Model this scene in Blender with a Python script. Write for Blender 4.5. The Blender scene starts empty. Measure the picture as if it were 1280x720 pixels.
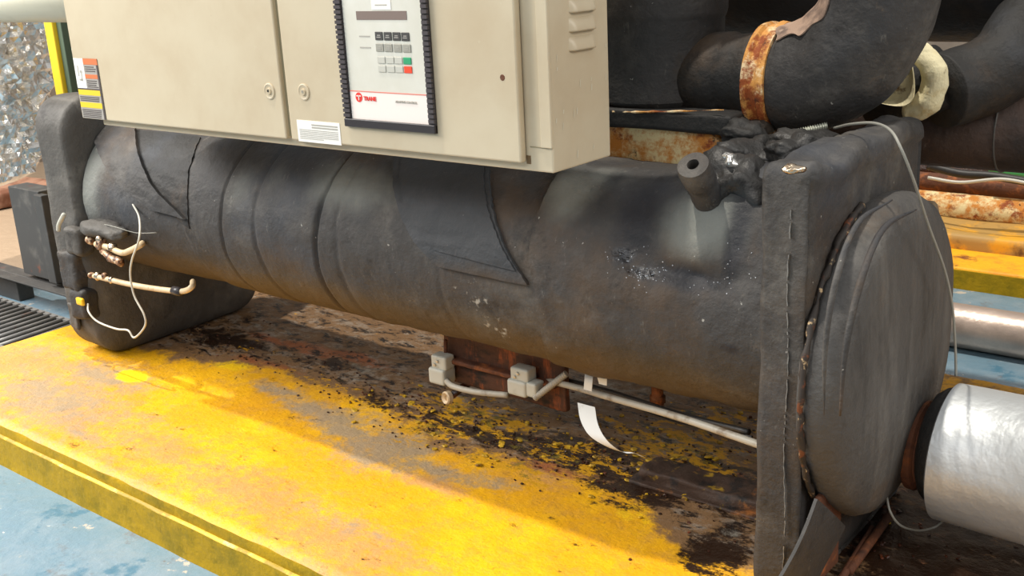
import bpy, bmesh, math, random
import numpy as np
from mathutils import Vector, noise, Matrix

# ---------------------------------------------------------------- camera
FPX, YAW, PITCH, ROLL, CAMH = 1358.58, 0.692257, 0.302631, -0.0510562, 1.4
_cy, _sy, _cp, _sp = math.cos(YAW), math.sin(YAW), math.cos(PITCH), math.sin(PITCH)
FW = np.array([-_sy*_cp, _cy*_cp, -_sp]); _R = np.array([_cy, _sy, 0.0]); _U = np.cross(_R, FW)
RT = math.cos(ROLL)*_R + math.sin(ROLL)*_U
UP = -math.sin(ROLL)*_R + math.cos(ROLL)*_U
CAM = np.array([0.0, 0.0, CAMH])
scene = bpy.context.scene
COL = scene.collection
cd = bpy.data.cameras.new('camera'); cam = bpy.data.objects.new('camera', cd); COL.objects.link(cam)
cd.sensor_width = 36.0; cd.lens = FPX/1280*36.0; cd.clip_start = 0.02
cam.matrix_world = Matrix(((RT[0], UP[0], -FW[0], 0), (RT[1], UP[1], -FW[1], 0), (RT[2], UP[2], -FW[2], CAMH), (0, 0, 0, 1)))
scene.camera = cam

# ---------------------------------------------------------------- light
w = bpy.data.worlds.new('hall_daylight'); scene.world = w; w.use_nodes = True
nt = w.node_tree; bg = nt.nodes['Background']
tc = nt.nodes.new('ShaderNodeTexCoord'); sep = nt.nodes.new('ShaderNodeSeparateXYZ'); rmp = nt.nodes.new('ShaderNodeValToRGB')
nt.links.new(tc.outputs['Generated'], sep.inputs[0]); nt.links.new(sep.outputs['Z'], rmp.inputs[0])
rmp.color_ramp.elements[0].position = 0.0; rmp.color_ramp.elements[0].color = (0.80, 0.78, 0.74, 1)
rmp.color_ramp.elements[1].position = 1.0; rmp.color_ramp.elements[1].color = (1.0, 1.0, 1.0, 1)
nt.links.new(rmp.outputs[0], bg.inputs['Color']); bg.inputs['Strength'].default_value = 0.58

def lamp(name, kind, energy, color=(1, 1, 1), loc=(0, 0, 5), direction=(0, 0, -1), **kw):
    l = bpy.data.lights.new(name, kind); l.energy = energy; l.color = color
    for k, v in kw.items(): setattr(l, k, v)
    o = bpy.data.objects.new(name, l); COL.objects.link(o); o.location = loc
    o.rotation_euler = Vector(direction).to_track_quat('-Z', 'Y').to_euler()
    return o
lamp('sun', 'SUN', 2.75, (1.0, 0.93, 0.82), (0, 0, 6), (0.21, 0.138, -1), angle=math.radians(1.6))
lamp('front_fill', 'AREA', 120, (0.97, 0.98, 1.0), (-1.5, -3.5, 4.5), (0.0, 0.62, -0.45), shape='RECTANGLE', size=4.5, size_y=1.6)  # area light added as frontal fill and for highlights on the wet foam
lamp('left_fill', 'AREA', 460, (1.0, 0.96, 0.9), (-7.2, -1.0, 4.4), (0.45, 0.72, -0.66), shape='RECTANGLE', size=4.5, size_y=2.6)  # large area light added to brighten the left end and glint on foil
lamp('foil_fill', 'AREA', 150, (1.0, 0.98, 0.95), (-6.4, 0.4, 2.9), (0.2, 0.75, -0.6), shape='RECTANGLE', size=2.4, size_y=1.4)  # area light added close by to brighten the foil duct
lamp('side_fill', 'AREA', 130, (1.0, 0.97, 0.92), (3.5, 2.5, 3.8), (-0.8, 0.0, -0.5), shape='RECTANGLE', size=3.0, size_y=1.5)  # area light added from the right, gives the metal something to reflect
scene.view_settings.view_transform = 'Standard'; scene.view_settings.look = 'None'
scene.view_settings.gamma = 1.0; scene.view_settings.exposure = 0.0; scene.view_settings.use_curve_mapping = False

# ---------------------------------------------------------------- helpers
def ray(px, py): return FW + RT*(px-640)/FPX - UP*(py-360)/FPX
def at(ax, val, px, py):
    i = 'xyz'.index(ax); d = ray(px, py); return CAM + d*(val-CAM[i])/d[i]
def depth(p): return float((np.asarray(p)-CAM) @ FW)
BY, BZ, BR = 2.27, 0.60, 0.282
def oncyl(px, py, r=BR):
    d = ray(px, py); a = d[1]**2+d[2]**2; b = 2*(d[1]*(CAM[1]-BY)+d[2]*(CAM[2]-BZ)); c = (CAM[1]-BY)**2+(CAM[2]-BZ)**2-r*r
    D = max(b*b-4*a*c, 0.0); t = (-b-D**.5)/(2*a); p = CAM+t*d
    return float(p[0]), math.atan2(p[2]-BZ, BY-p[1])
def rgb(h):
    h = h.lstrip('#'); v = [int(h[i:i+2], 16)/255 for i in (0, 2, 4)]
    return tuple(x/12.92 if x <= .04045 else ((x+.055)/1.055)**2.4 for x in v)
def N(p, s=1.0, o=0.0): return noise.noise(Vector((p[0]*s+o, p[1]*s+o*1.7, p[2]*s-o)))
def FB(p, s=1.0, o=0.0, k=3):
    v = 0; a = 1
    for i in range(k): v += a*N(p, s, o+i*3.1); s *= 2.1; a *= .5
    return v
def sm(a, b, x):
    t = min(max((x-a)/(b-a), 0), 1); return t*t*(3-2*t)

def tag(o, label=None, cat=None, group=None, kind=None):
    if label: o['label'] = label
    if cat: o['category'] = cat
    if group: o['group'] = group
    if kind: o['kind'] = kind
    return o
def thing(name, loc, label, cat, group=None):
    o = bpy.data.objects.new(name, None); COL.objects.link(o); o.location = loc; o.empty_display_size = .05
    return tag(o, label, cat, group)
def link(name, me, m, parent=None):
    o = bpy.data.objects.new(name, me); COL.objects.link(o)
    if m is not None and not me.materials: me.materials.append(m)
    if parent is not None:
        o.parent = parent; root = parent
        off = Vector((0, 0, 0))
        while root is not None: off += root.location; root = root.parent
        # geometry is given in world coordinates: bring it into the parent's frame
        if off.length > 0: me.transform(Matrix.Translation(-off))
    return o
def mesh_obj(name, verts, faces, m, parent=None, smooth=True, attrs=None):
    me = bpy.data.meshes.new(name); me.from_pydata([tuple(map(float, v)) for v in verts], [], faces); me.update()
    if smooth: me.polygons.foreach_set('use_smooth', [True]*len(me.polygons))
    if attrs:
        for k, vals in attrs.items():
            a = me.attributes.new(k, 'FLOAT', 'POINT'); a.data.foreach_set('value', [float(x) for x in vals])
    return link(name, me, m, parent)
def bm_obj(name, bm, m, parent=None, smooth=False, recenter=False):
    me = bpy.data.meshes.new(name); bm.normal_update(); bm.to_mesh(me); bm.free()
    if smooth: me.polygons.foreach_set('use_smooth', [True]*len(me.polygons))
    return link(name, me, m, parent)
def add_box(bm, a, b, bev=0.0, seg=2):
    a = np.array(a, float); b = np.array(b, float); lo = np.minimum(a, b); hi = np.maximum(a, b)
    r = bmesh.ops.create_cube(bm, size=1.0); vs = r['verts']
    for v in vs:
        v.co = Vector([(lo[i]+hi[i])/2 + v.co[i]*(hi[i]-lo[i]) for i in range(3)])
    if bev > 0:
        es = list({e for v in vs for e in v.link_edges})
        bmesh.ops.bevel(bm, geom=es, offset=bev, segments=seg, affect='EDGES', profile=.5)
def box(name, a, b, m, parent=None, bev=0.0, seg=2):
    bm = bmesh.new(); add_box(bm, a, b, bev, seg); return bm_obj(name, bm, m, parent)
def roundbox(name, a, b, r, m, parent=None, n=26, amp=0.0, ns=6.0, fn=None, off=0.0, attrs=None):
    """soft box: n x n grid per face, corner radius r (scalar or per axis), noise amplitude"""
    a = np.array(a, float); b = np.array(b, float); c = (a+b)/2; h = abs(b-a)/2
    r = np.array([r]*3 if np.isscalar(r) else r, float); r = np.minimum(r, h*.999)
    bm = bmesh.new(); bmesh.ops.create_cube(bm, size=2.0)
    bmesh.ops.subdivide_edges(bm, edges=bm.edges[:], cuts=n, use_grid_fill=True)
    for v in bm.verts:
        t = np.array(v.co); t = np.sign(t)*(1-(1-np.abs(t))**1.45) if n > 6 else t
        p = t*h; core = h-r; q = np.clip(p, -core, core); d = (p-q)/r
        L = np.linalg.norm(d)
        if L > 1e-6: 
            mx = np.abs(d).max(); d = d/L*mx
        p = c+q+d*r
        nn = (p-c)/h; 
        if amp:
            nd = np.array([x**5 for x in nn]); nd = nd/(np.linalg.norm(nd)+1e-6)
            p = p+nd*amp*FB(p, ns, off)
        if fn: p = fn(p)
        v.co = Vector(p)
    o = bm_obj(name, bm, m, parent, smooth=True)
    return o
def frames(pts):
    pts = [np.array(p, float) for p in pts]; T = []
    for i in range(len(pts)):
        d = pts[min(i+1, len(pts)-1)]-pts[max(i-1, 0)]; T.append(d/(np.linalg.norm(d)+1e-9))
    u = np.cross(T[0], [0, 0, 1.0]); 
    if np.linalg.norm(u) < .1: u = np.cross(T[0], [1.0, 0, 0])
    u /= np.linalg.norm(u); out = []
    for t in T:
        u = u-t*(u@t); u /= np.linalg.norm(u); out.append((t, u, np.cross(t, u)))
    return pts, out
def spline(pts, n=8):
    pts = [np.array(p, float) for p in pts]; P = [2*pts[0]-pts[1]]+pts+[2*pts[-1]-pts[-2]]; o = []
    for i in range(1, len(P)-2):
        for k in range(n):
            t = k/n; o.append(.5*((2*P[i])+(-P[i-1]+P[i+1])*t+(2*P[i-1]-5*P[i]+4*P[i+1]-P[i+2])*t*t+(-P[i-1]+3*P[i]-3*P[i+1]+P[i+2])*t**3))
    o.append(pts[-1]); return o
def tube(name, pts, r, m, parent=None, seg=12, amp=0.0, ns=8.0, cap=True, off=0.0, rfn=None, hole=0.0):
    pts, fr = frames(pts); n = len(pts); V = []; Fc = []
    for i, (p, (t, u, v)) in enumerate(zip(pts, fr)):
        rr = r[i] if hasattr(r, '__len__') else r
        if rfn: rr = rfn(i/(n-1), rr)
        for k in range(seg):
            a = 2*math.pi*k/seg; d = u*math.cos(a)+v*math.sin(a); q = p+d*rr
            if amp: q = q+d*amp*FB(q, ns, off)
            V.append(q)
    for i in range(n-1):
        for k in range(seg):
            k2 = (k+1) % seg; Fc.append((i*seg+k, i*seg+k2, (i+1)*seg+k2, (i+1)*seg+k))
    if cap:
        for i, base in ((0, 0), (n-1, (n-1)*seg)):
            V.append(pts[i]); c = len(V)-1
            for k in range(seg):
                k2 = (k+1) % seg
                Fc.append((base+k2, base+k, c) if i == 0 else (base+k, base+k2, c))
    return mesh_obj(name, V, Fc, m, parent)
def lathe(name, base, axis, prof, m, parent=None, seg=24, amp=0.0, ns=10.0, off=0.0, smooth=True):
    """prof: list of (distance along axis, radius)"""
    base = np.array(base, float); ax = np.array(axis, float); ax /= np.linalg.norm(ax)
    u = np.cross(ax, [0, 0, 1.0]); 
    if np.linalg.norm(u) < .1: u = np.cross(ax, [0, 1.0, 0])
    u /= np.linalg.norm(u); v = np.cross(ax, u); V = []; Fc = []
    for (d, r) in prof:
        for k in range(seg):
            a = 2*math.pi*k/seg; dd = u*math.cos(a)+v*math.sin(a); q = base+ax*d+dd*r
            if amp: q = q+(dd*.8+ax*.4)*amp*FB(q, ns, off)
            V.append(q)
    for i in range(len(prof)-1):
        for k in range(seg):
            k2 = (k+1) % seg; Fc.append((i*seg+k, i*seg+k2, (i+1)*seg+k2, (i+1)*seg+k))
    for i in (0, len(prof)-1):
        if prof[i][1] > 1e-5: Fc.append(tuple(range(i*seg, i*seg+seg)) if i else tuple(range(seg-1, -1, -1)))
    o = mesh_obj(name, V, Fc, m, parent, smooth=smooth)
    if smooth:
        try: o.data.set_sharp_from_angle(angle=math.radians(38))
        except Exception: pass
    return o
def blob(name, c, r, m, parent=None, amp=.25, ns=9.0, off=0.0, sub=4):
    bm = bmesh.new(); bmesh.ops.create_icosphere(bm, subdivisions=sub, radius=1.0)
    c = np.array(c, float); r = np.array([r]*3 if np.isscalar(r) else r, float)
    for v in bm.verts:
        d = np.array(v.co); q = c+d*r; k = 1+amp*FB(q, ns, off)
        v.co = Vector(c+d*r*k)
    return bm_obj(name, bm, m, parent, smooth=True)
def sheet(name, quads_fn, nu, nv, thick, m, parent=None, attrs=None, smooth=True):
    """quads_fn(u, v) -> (point, unit normal); closed sheet of given thickness"""
    V = []; W = []
    for i in range(nu+1):
        for j in range(nv+1):
            p, n = quads_fn(i/nu, j/nv); p = np.array(p, float); n = np.array(n, float); V.append(p+n*thick); W.append(p)
    k = len(V); st = nv+1; Fc = []
    for i in range(nu):
        for j in range(nv):
            a, b, c, d = i*st+j, (i+1)*st+j, (i+1)*st+j+1, i*st+j+1
            Fc.append((a, b, c, d)); Fc.append((k+d, k+c, k+b, k+a))
    rim = [i*st for i in range(nu+1)]+[nu*st+j for j in range(1, nv+1)]+[i*st+nv for i in range(nu-1, -1, -1)]+[j for j in range(nv-1, 0, -1)]
    for q in range(len(rim)):
        a, b = rim[q], rim[(q+1) % len(rim)]; Fc.append((b, a, k+a, k+b))
    at_ = None
    if attrs: at_ = {kk: [f(p) for p in V]*2 for kk, f in attrs.items()}
    o = mesh_obj(name, V+W, Fc, m, parent, smooth, at_)
    bm = bmesh.new(); bm.from_mesh(o.data); bmesh.ops.recalc_face_normals(bm, faces=bm.faces); bm.to_mesh(o.data); bm.free()
    try: o.data.set_sharp_from_angle(angle=math.radians(50))
    except Exception: pass
    return o
FONT = None
def text(name, s, p, height, m, parent, xdir=(1, 0, 0), zdir=(0, 0, 1), bold=0.0):
    cu = bpy.data.curves.new('t', 'FONT'); cu.body = s; cu.size = height*1.38; cu.align_x = 'LEFT'; cu.extrude = .0003; cu.offset = bold
    o = bpy.data.objects.new('t', cu); COL.objects.link(o)
    bpy.context.view_layer.update()
    me = bpy.data.meshes.new_from_object(o.evaluated_get(bpy.context.evaluated_depsgraph_get()))
    bpy.data.objects.remove(o); X = Vector(xdir); Z = Vector(zdir); Y = Z.cross(X)
    M = Matrix(((X[0], Z[0], -Y[0], p[0]), (X[1], Z[1], -Y[1], p[1]), (X[2], Z[2], -Y[2], p[2]), (0, 0, 0, 1)))
    me.transform(M); me.materials.clear()
    return link(name, me, m, parent)

# ---------------------------------------------------------------- materials
def mat(name, base, layers=(), rough=.6, metal=0.0, bump=(), spec=.5, coat=0.0, rlayers=()):
    """layers: dicts(col, s=scale, lo, hi, d=detail, a=attribute or None, w=noise weight with attr, sx=stretch vector, r=roughness)"""
    m = bpy.data.materials.new(name); m.use_nodes = True; nt = m.node_tree; B = nt.nodes['Principled BSDF']; L = nt.links.new
    tc = nt.nodes.new('ShaderNodeTexCoord'); geo = nt.nodes.new('ShaderNodeNewGeometry')
    def mix(f, a, b, kind='RGBA'):
        x = nt.nodes.new('ShaderNodeMix'); x.data_type = kind
        i0, i1, i2, o = (0, 6, 7, 2) if kind == 'RGBA' else (0, 2, 3, 0)
        for idx, v in ((i0, f), (i1, a), (i2, b)):
            if isinstance(v, bpy.types.NodeSocket): L(v, x.inputs[idx])
            else: x.inputs[idx].default_value = v if not isinstance(v, tuple) else (v+(1,) if len(v) == 3 else v)
        return x.outputs[o]
    def nz(s, d=6, st=None, rr=.6, o=0, dist=0.0):
        n = nt.nodes.new('ShaderNodeTexNoise'); n.inputs['Scale'].default_value = s; n.inputs['Detail'].default_value = d; n.inputs['Roughness'].default_value = rr
        n.inputs['Distortion'].default_value = dist
        mp = nt.nodes.new('ShaderNodeMapping'); L(geo.outputs['Position'], mp.inputs[0]); mp.inputs['Location'].default_value = (o, o*.7, -o)
        if st: mp.inputs['Scale'].default_value = st
        L(mp.outputs[0], n.inputs['Vector']); return n.outputs['Fac']
    def math_(op, a, b):
        x = nt.nodes.new('ShaderNodeMath'); x.operation = op
        for i, v in enumerate((a, b)):
            if isinstance(v, bpy.types.NodeSocket): L(v, x.inputs[i])
            else: x.inputs[i].default_value = v
        return x.outputs[0]
    def rng(f, lo, hi):
        x = nt.nodes.new('ShaderNodeMapRange'); x.interpolation_type = 'SMOOTHSTEP'; L(f, x.inputs[0]); x.inputs[1].default_value = lo; x.inputs[2].default_value = hi; return x.outputs[0]
    c = tuple(base)+(1,); r = rough
    for i, l in enumerate(layers):
        f = nz(l.get('s', 5), l.get('d', 6), l.get('sx'), l.get('rr', .62), l.get('o', i*7.3+1), l.get('dist', 0.0))
        if l.get('a'):
            at_ = nt.nodes.new('ShaderNodeAttribute'); at_.attribute_name = l['a']
            wt = l.get('w', .8); f = math_('ADD', at_.outputs['Fac'], math_('MULTIPLY', math_('SUBTRACT', f, .5), wt))
        f = rng(f, l['lo'], l['hi'])
        if l.get('k', 1) != 1: f = math_('MULTIPLY', f, l['k'])
        c = mix(f, c, tuple(l['col']))
        if 'r' in l: r = mix(f, r, l['r'], 'FLOAT')
        if 'm' in l: metal = mix(f, metal, l['m'], 'FLOAT')
    for sock, v in (('Base Color', c), ('Roughness', r), ('Metallic', metal)):
        if isinstance(v, bpy.types.NodeSocket): L(v, B.inputs[sock])
        else: B.inputs[sock].default_value = v
    B.inputs['Specular IOR Level'].default_value = spec
    if coat: B.inputs['Coat Weight'].default_value = coat; B.inputs['Coat Roughness'].default_value = .15
    prev = None
    for (s, dist, *rest) in bump:
        n = nz(s, 5, rest[0] if rest else None, .6, 3.3)
        bp = nt.nodes.new('ShaderNodeBump'); bp.inputs['Distance'].default_value = dist; bp.inputs['Strength'].default_value = 1.0
        L(n, bp.inputs['Height'])
        if prev: L(prev, bp.inputs['Normal'])
        prev = bp.outputs['Normal']
    if prev: L(prev, B.inputs['Normal'])
    return m
def flat(name, h, rough=.5, metal=0.0, spec=.5): return mat(name, rgb(h), (), rough, metal, (), spec)

FOAM = dict(rough=.66, bump=((70, .0022), (22, .004), (7, .009)), spec=.4)
foam_layers = [dict(col=rgb('#6a655e'), s=2.6, lo=.48, hi=.72, k=.75, rr=.7), dict(col=rgb('#51402f'), s=2.1, lo=.5, hi=.7, k=.7, rr=.7),
               dict(col=rgb('#3a3f47'), s=1.7, lo=.5, hi=.7, k=.7, o=17), dict(col=rgb('#918d84'), s=34, lo=.60, hi=.78, k=.45, sx=(1.3, .45, .45), rr=.75),
               dict(col=rgb('#1b1918'), s=5.5, lo=.54, hi=.72, k=.75, rr=.75), dict(col=rgb('#7d6a55'), s=13, lo=.60, hi=.75, k=.35, rr=.8), dict(col=rgb('#c9c6bd'), s=75, lo=.715, hi=.76, k=.5, rr=.5)]
m_foam = mat('black_foam_insulation', rgb('#393736'), foam_layers, **FOAM)
m_shell = mat('grimy_shell_insulation', rgb('#3b3938'), foam_layers+[
    dict(col=rgb('#5c4a30'), s=6, a='brown', w=.7, lo=.3, hi=1.0, k=.75),
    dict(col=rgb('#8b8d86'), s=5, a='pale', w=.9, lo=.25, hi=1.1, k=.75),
    dict(col=rgb('#202127'), s=6, a='darkb', w=.9, lo=.25, hi=.9, k=.9, r=.55), dict(col=rgb('#14151a'), s=22, a='wet', w=1.4, lo=.35, hi=.8, r=.2),
    dict(col=rgb('#a8a59c'), s=45, a='scuff', w=2.2, lo=.75, hi=1.1, k=.8)], **FOAM)
m_foamd = mat('dark_foam_insulation', rgb('#252423'), foam_layers[1:3]+[dict(col=rgb('#55524e'), s=8, lo=.6, hi=.85, k=.6)], **FOAM)
m_foamb = mat('bluish_foam_sheet', rgb('#3b3d40'), [dict(col=rgb('#57575a'), s=5, lo=.5, hi=.8, k=.6), dict(col=rgb('#4d3c28'), a='brown', s=7, w=.7, lo=.3, hi=1, k=.8), dict(col=rgb('#8f8f8a'), s=30, lo=.68, hi=.8, k=.5)], **FOAM)
m_foamg = mat('greyed_foam_insulation', rgb('#4e4b47'), [dict(col=rgb('#7b7770'), s=5, lo=.45, hi=.8, k=.7), dict(col=rgb('#1f1c1a'), s=9, lo=.58, hi=.75, k=.7)], **FOAM)
m_cover = mat('streaky_cover_foam', rgb('#4b4947'), [dict(col=rgb('#6f6c67'), s=5, lo=.45, hi=.75, k=.8, sx=(1, 1.6, .35), rr=.7), dict(col=rgb('#2c2a28'), s=4, lo=.52, hi=.7, k=.8, sx=(1, 1.5, .5), rr=.7), dict(col=rgb('#5c4c3c'), s=6, lo=.55, hi=.75, k=.6), dict(col=rgb('#b5b2aa'), s=50, lo=.68, hi=.78, k=.5)], **FOAM)
m_wet = mat('wet_black_foam', rgb('#2b2a29'), [dict(col=rgb('#5b5751'), s=7, lo=.55, hi=.8, k=.7, r=.6)], rough=.5, bump=((45, .004), (14, .008)), spec=.5)
m_beige = mat('beige_enamel', rgb('#c8bba1'), [dict(col=rgb('#bcab8f'), s=2.5, lo=.4, hi=.75), dict(col=rgb('#8f7c58'), s=22, lo=.70, hi=.82, k=.5), dict(col=rgb('#d8d3c0'), s=40, lo=.7, hi=.8, k=.5)], rough=.38, bump=((3, .002),), spec=.4)
m_beiged = mat('beige_enamel_gap', rgb('#8f866b'), (), rough=.6)
m_white = flat('white_print', '#eeebe4', .4)
m_panelw = mat('keypad_face', rgb('#d2cfc2'), [dict(col=rgb('#dcdad0'), s=4, lo=.4, hi=.7)], rough=.25)
m_panelp = flat('keypad_lower_face', '#efe4dc', .25)
m_blackp = mat('black_plastic_bezel', rgb('#2f2a2c'), (), rough=.4)
m_key_d = flat('dark_key', '#3f3d3c', .5); m_key_g = flat('grey_key', '#9b988d', .5); m_key_l = flat('pale_key', '#bfbdb2', .5)
m_key_gr = flat('green_key', '#2f9a6a', .45); m_key_r = flat('red_key', '#ee4a2c', .45)
m_lcd = flat('lcd_glass', '#82736c', .15); m_red = flat('red_print', '#e0362c', .5); m_greyp = flat('grey_print', '#a5a198', .6)
m_redl = flat('red_rule', '#d9796a', .5)
m_orange = flat('orange_print', '#cc7346', .5); m_yel = flat('yellow_print', '#e3c22c', .5); m_dprint = flat('dark_print', '#4b423f', .6); m_gprint = flat('label_grey', '#a29d96', .6)
m_chrome = flat('latch_metal', '#c9c3b4', .3, .7); m_dark = flat('dark_hole', '#15120f', .8)
m_rust = mat('rust', rgb('#623a25'), [dict(col=rgb('#9c5a2c'), s=14, lo=.5, hi=.7), dict(col=rgb('#2c160d'), s=9, lo=.52, hi=.72), dict(col=rgb('#c98e52'), s=30, lo=.65, hi=.78, k=.7)], rough=.8, bump=((50, .004), (15, .006)))
m_rustwet = mat('wet_rust', rgb('#3a1d10'), [dict(col=rgb('#7c3c1c'), s=12, lo=.52, hi=.72), dict(col=rgb('#120c09'), s=9, lo=.5, hi=.7)], rough=.3, bump=((50, .004), (15, .006)))
m_rustpale = mat('rust_streaked_cream', rgb('#f2e0ac'), [dict(col=rgb('#d48a38'), s=14, lo=.40, hi=.60, rr=.75), dict(col=rgb('#93461a'), s=12, lo=.5, hi=.62, rr=.75), dict(col=rgb('#3b1d10'), s=22, lo=.58, hi=.70, rr=.75)], rough=.65, bump=((40, .003), (12, .004)))
m_ring = mat('orange_rusted_coupling', rgb('#d79a4e'), [dict(col=rgb('#f3dcb0'), s=17, lo=.46, hi=.6, rr=.7), dict(col=rgb('#94481b'), s=14, lo=.47, hi=.6, rr=.75), dict(col=rgb('#3b1d10'), s=22, lo=.55, hi=.68, rr=.75)], rough=.75, bump=((45, .004), (12, .005)))
m_copper = mat('dirty_copper', rgb('#9a7355'), [dict(col=rgb('#e0c8a8'), s=60, lo=.52, hi=.62), dict(col=rgb('#3e2618'), s=50, lo=.48, hi=.60)], rough=.45, metal=.25, bump=((60, .002),))
m_ivory = mat('ivory_pipe', rgb('#cdb692'), [dict(col=rgb('#9a7146'), s=18, lo=.55, hi=.75, k=.7)], rough=.5)
m_brass = mat('shiny_fitting', rgb('#c9b7a0'), [dict(col=rgb('#553823'), s=40, lo=.52, hi=.64)], rough=.2, metal=.9, bump=((40, .003),))
m_cablew = flat('pale_cable', '#c9c5b8', .5); m_cableg = flat('grey_cable', '#8d8c84', .5); m_cabled = flat('dark_cable', '#2a2725', .5)
m_jbox = mat('grey_plastic_box', rgb('#b9b9ae'), [dict(col=rgb('#8a8778'), s=16, lo=.55, hi=.75, k=.7)], rough=.5)
m_conduit = mat('grey_conduit', rgb('#a8a294'), [dict(col=rgb('#6a5640'), s=16, lo=.52, hi=.72, k=.8)], rough=.5)
m_tape = mat('white_tape', rgb('#d5d6d2'), [dict(col=rgb('#a09a8a'), s=16, lo=.6, hi=.8, k=.6)], rough=.5)
m_yplastic = flat('yellow_plastic', '#f0bf1e', .4)
m_alu = mat('aluminium_cladding', rgb('#c9cdcf'), [dict(col=rgb('#e2e3e2'), s=5, lo=.45, hi=.7, sx=(.3, 1, 1)), dict(col=rgb('#9a9789'), s=9, lo=.58, hi=.8, k=.6)], rough=.48, metal=.55, bump=((5, .01), (60, .0006)))
m_foil = mat('crinkled_foil', rgb('#f1efeb'), [dict(col=rgb('#cfc8be'), s=12, lo=.5, hi=.7)], rough=.2, metal=.85, bump=((30, .004),))
m_creamp = mat('cream_painted_pipe', rgb('#d3cfba'), [dict(col=rgb('#b3ad95'), s=5, lo=.5, hi=.8)], rough=.35)
m_creamf = mat('torn_cream_foam', rgb('#ddd3ad'), [dict(col=rgb('#c0a873'), s=11, lo=.5, hi=.7), dict(col=rgb('#6e5230'), s=17, lo=.6, hi=.72)], rough=.75, bump=((45, .004), (14, .008)))
m_steel = mat('dark_painted_steel', rgb('#3c3b3a'), [dict(col=rgb('#5a5753'), s=9, lo=.5, hi=.75), dict(col=rgb('#7d3f22'), s=10, lo=.64, hi=.76)], rough=.5)
m_grate = mat('grating_steel', rgb('#7b7a78'), [dict(col=rgb('#7b4a30'), s=12, lo=.6, hi=.75)], rough=.5, metal=.3)
m_green = flat('green_plastic', '#4aa866', .5); m_ypipe = flat('yellow_paint_post', '#e2bd22', .5); m_gpost = flat('green_grey_post', '#4a5a48', .5)
m_wall = mat('dim_plant_wall', rgb('#8d7f70'), [dict(col=rgb('#5d5148'), s=.6, lo=.4, hi=.7)], rough=.8)
m_brownpipe = mat('brown_grimed_insulation', rgb('#4a3a32'), [dict(col=rgb('#2c2522'), s=5, lo=.45, hi=.7), dict(col=rgb('#8b8178'), s=30, lo=.68, hi=.78, k=.6)], **FOAM)
m_rod = flat('pale_threaded_steel', '#a9ab9c', .35, .4)

m_plinth = mat('yellow_floor_paint', rgb('#dfa00c'), [
    dict(col=rgb('#eeb20a'), s=3, lo=.42, hi=.62, rr=.7),
    dict(col=rgb('#c48f3c'), s=14, lo=.44, hi=.70, k=.6, rr=.8),
    dict(col=rgb('#c08d58'), s=20, a='pink', w=2.6, lo=.15, hi=1.05, k=.85, rr=.78),
    dict(col=rgb('#9a8a74'), s=16, a='grey', w=2.2, lo=.2, hi=.95, k=.88, rr=.78),
    dict(col=rgb('#f2c410'), s=12, a='sunlit', w=1.0, lo=.45, hi=.7, rr=.75),
    dict(col=rgb('#7a5830'), s=80, lo=.56, hi=.70, k=.6, rr=.75),
    dict(col=rgb('#7d5f40'), s=12, a='dirt', w=2.0, lo=.3, hi=.75, rr=.78),
    dict(col=rgb('#94887a'), s=17, a='dirt', w=2.8, lo=.95, hi=1.3, o=71, sx=(.5, 1, 1), k=.75, rr=.8),
    dict(col=rgb('#9a5a34'), s=14, a='redb', w=2.2, lo=.35, hi=.85, k=.9, sx=(.4, 1, 1), rr=.78),
    dict(col=rgb('#1f1713'), s=24, a='dirt', w=3.6, lo=1.0, hi=1.35, o=33, sx=(.5, 1, 1), r=.35, rr=.8),
    dict(col=rgb('#29190f'), s=15, a='black', w=3.0, lo=.28, hi=.62, r=.3, sx=(.6, 1, 1), rr=.8),
    dict(col=rgb('#c9930f'), s=20, a='moss', w=4.2, lo=.68, hi=.95, o=45, sx=(.55, 1, 1), k=.95, r=.6, rr=.78),
    dict(col=rgb('#7d6d22'), s=34, a='moss', w=4.2, lo=.95, hi=1.2, o=65, sx=(.6, 1, 1), k=.8, r=.6, rr=.78),
    dict(col=rgb('#a8a294'), s=22, a='ash', w=2.8, lo=.55, hi=1.15, k=.75, rr=.8),
    ], rough=.5, bump=((30, .005), (110, .0016)), spec=.4)
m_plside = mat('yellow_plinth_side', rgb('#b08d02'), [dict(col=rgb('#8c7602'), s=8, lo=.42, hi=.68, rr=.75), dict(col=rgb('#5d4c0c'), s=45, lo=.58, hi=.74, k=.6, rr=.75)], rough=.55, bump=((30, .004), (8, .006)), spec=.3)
m_pllip = mat('yellow_worn_lit_lip', rgb('#e0b52a'), [dict(col=rgb('#d9c68c'), s=16, lo=.5, hi=.7), dict(col=rgb('#a08404'), s=9, lo=.47, hi=.56, rr=.7)], rough=.55, bump=((30, .004),))
m_plinth2 = mat('orange_yellow_plinth_paint', rgb('#f2ae14'), [dict(col=rgb('#e58f22'), s=6, lo=.5, hi=.7), dict(col=rgb('#7b3c1c'), s=7, lo=.58, hi=.72)], rough=.6, bump=((25, .006),))
m_floor = mat('blue_floor_paint', rgb('#6c8898'), [
    dict(col=rgb('#7f929e'), s=4, lo=.42, hi=.66, rr=.75), dict(col=rgb('#3f7088'), s=7, lo=.56, hi=.66, rr=.7, k=.8), dict(col=rgb('#6a5648'), s=7, lo=.56, hi=.70, k=.75, o=51, rr=.75),
    dict(col=rgb('#bdb3a6'), s=9, lo=.62, hi=.68, rr=.72), dict(col=rgb('#ddd8cf'), s=30, lo=.68, hi=.74, k=.8), dict(col=rgb('#a8937c'), s=2, a='beige', w=.6, lo=.3, hi=.7)], rough=.33, bump=((14, .006), (5, .006)), spec=.5)

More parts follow.
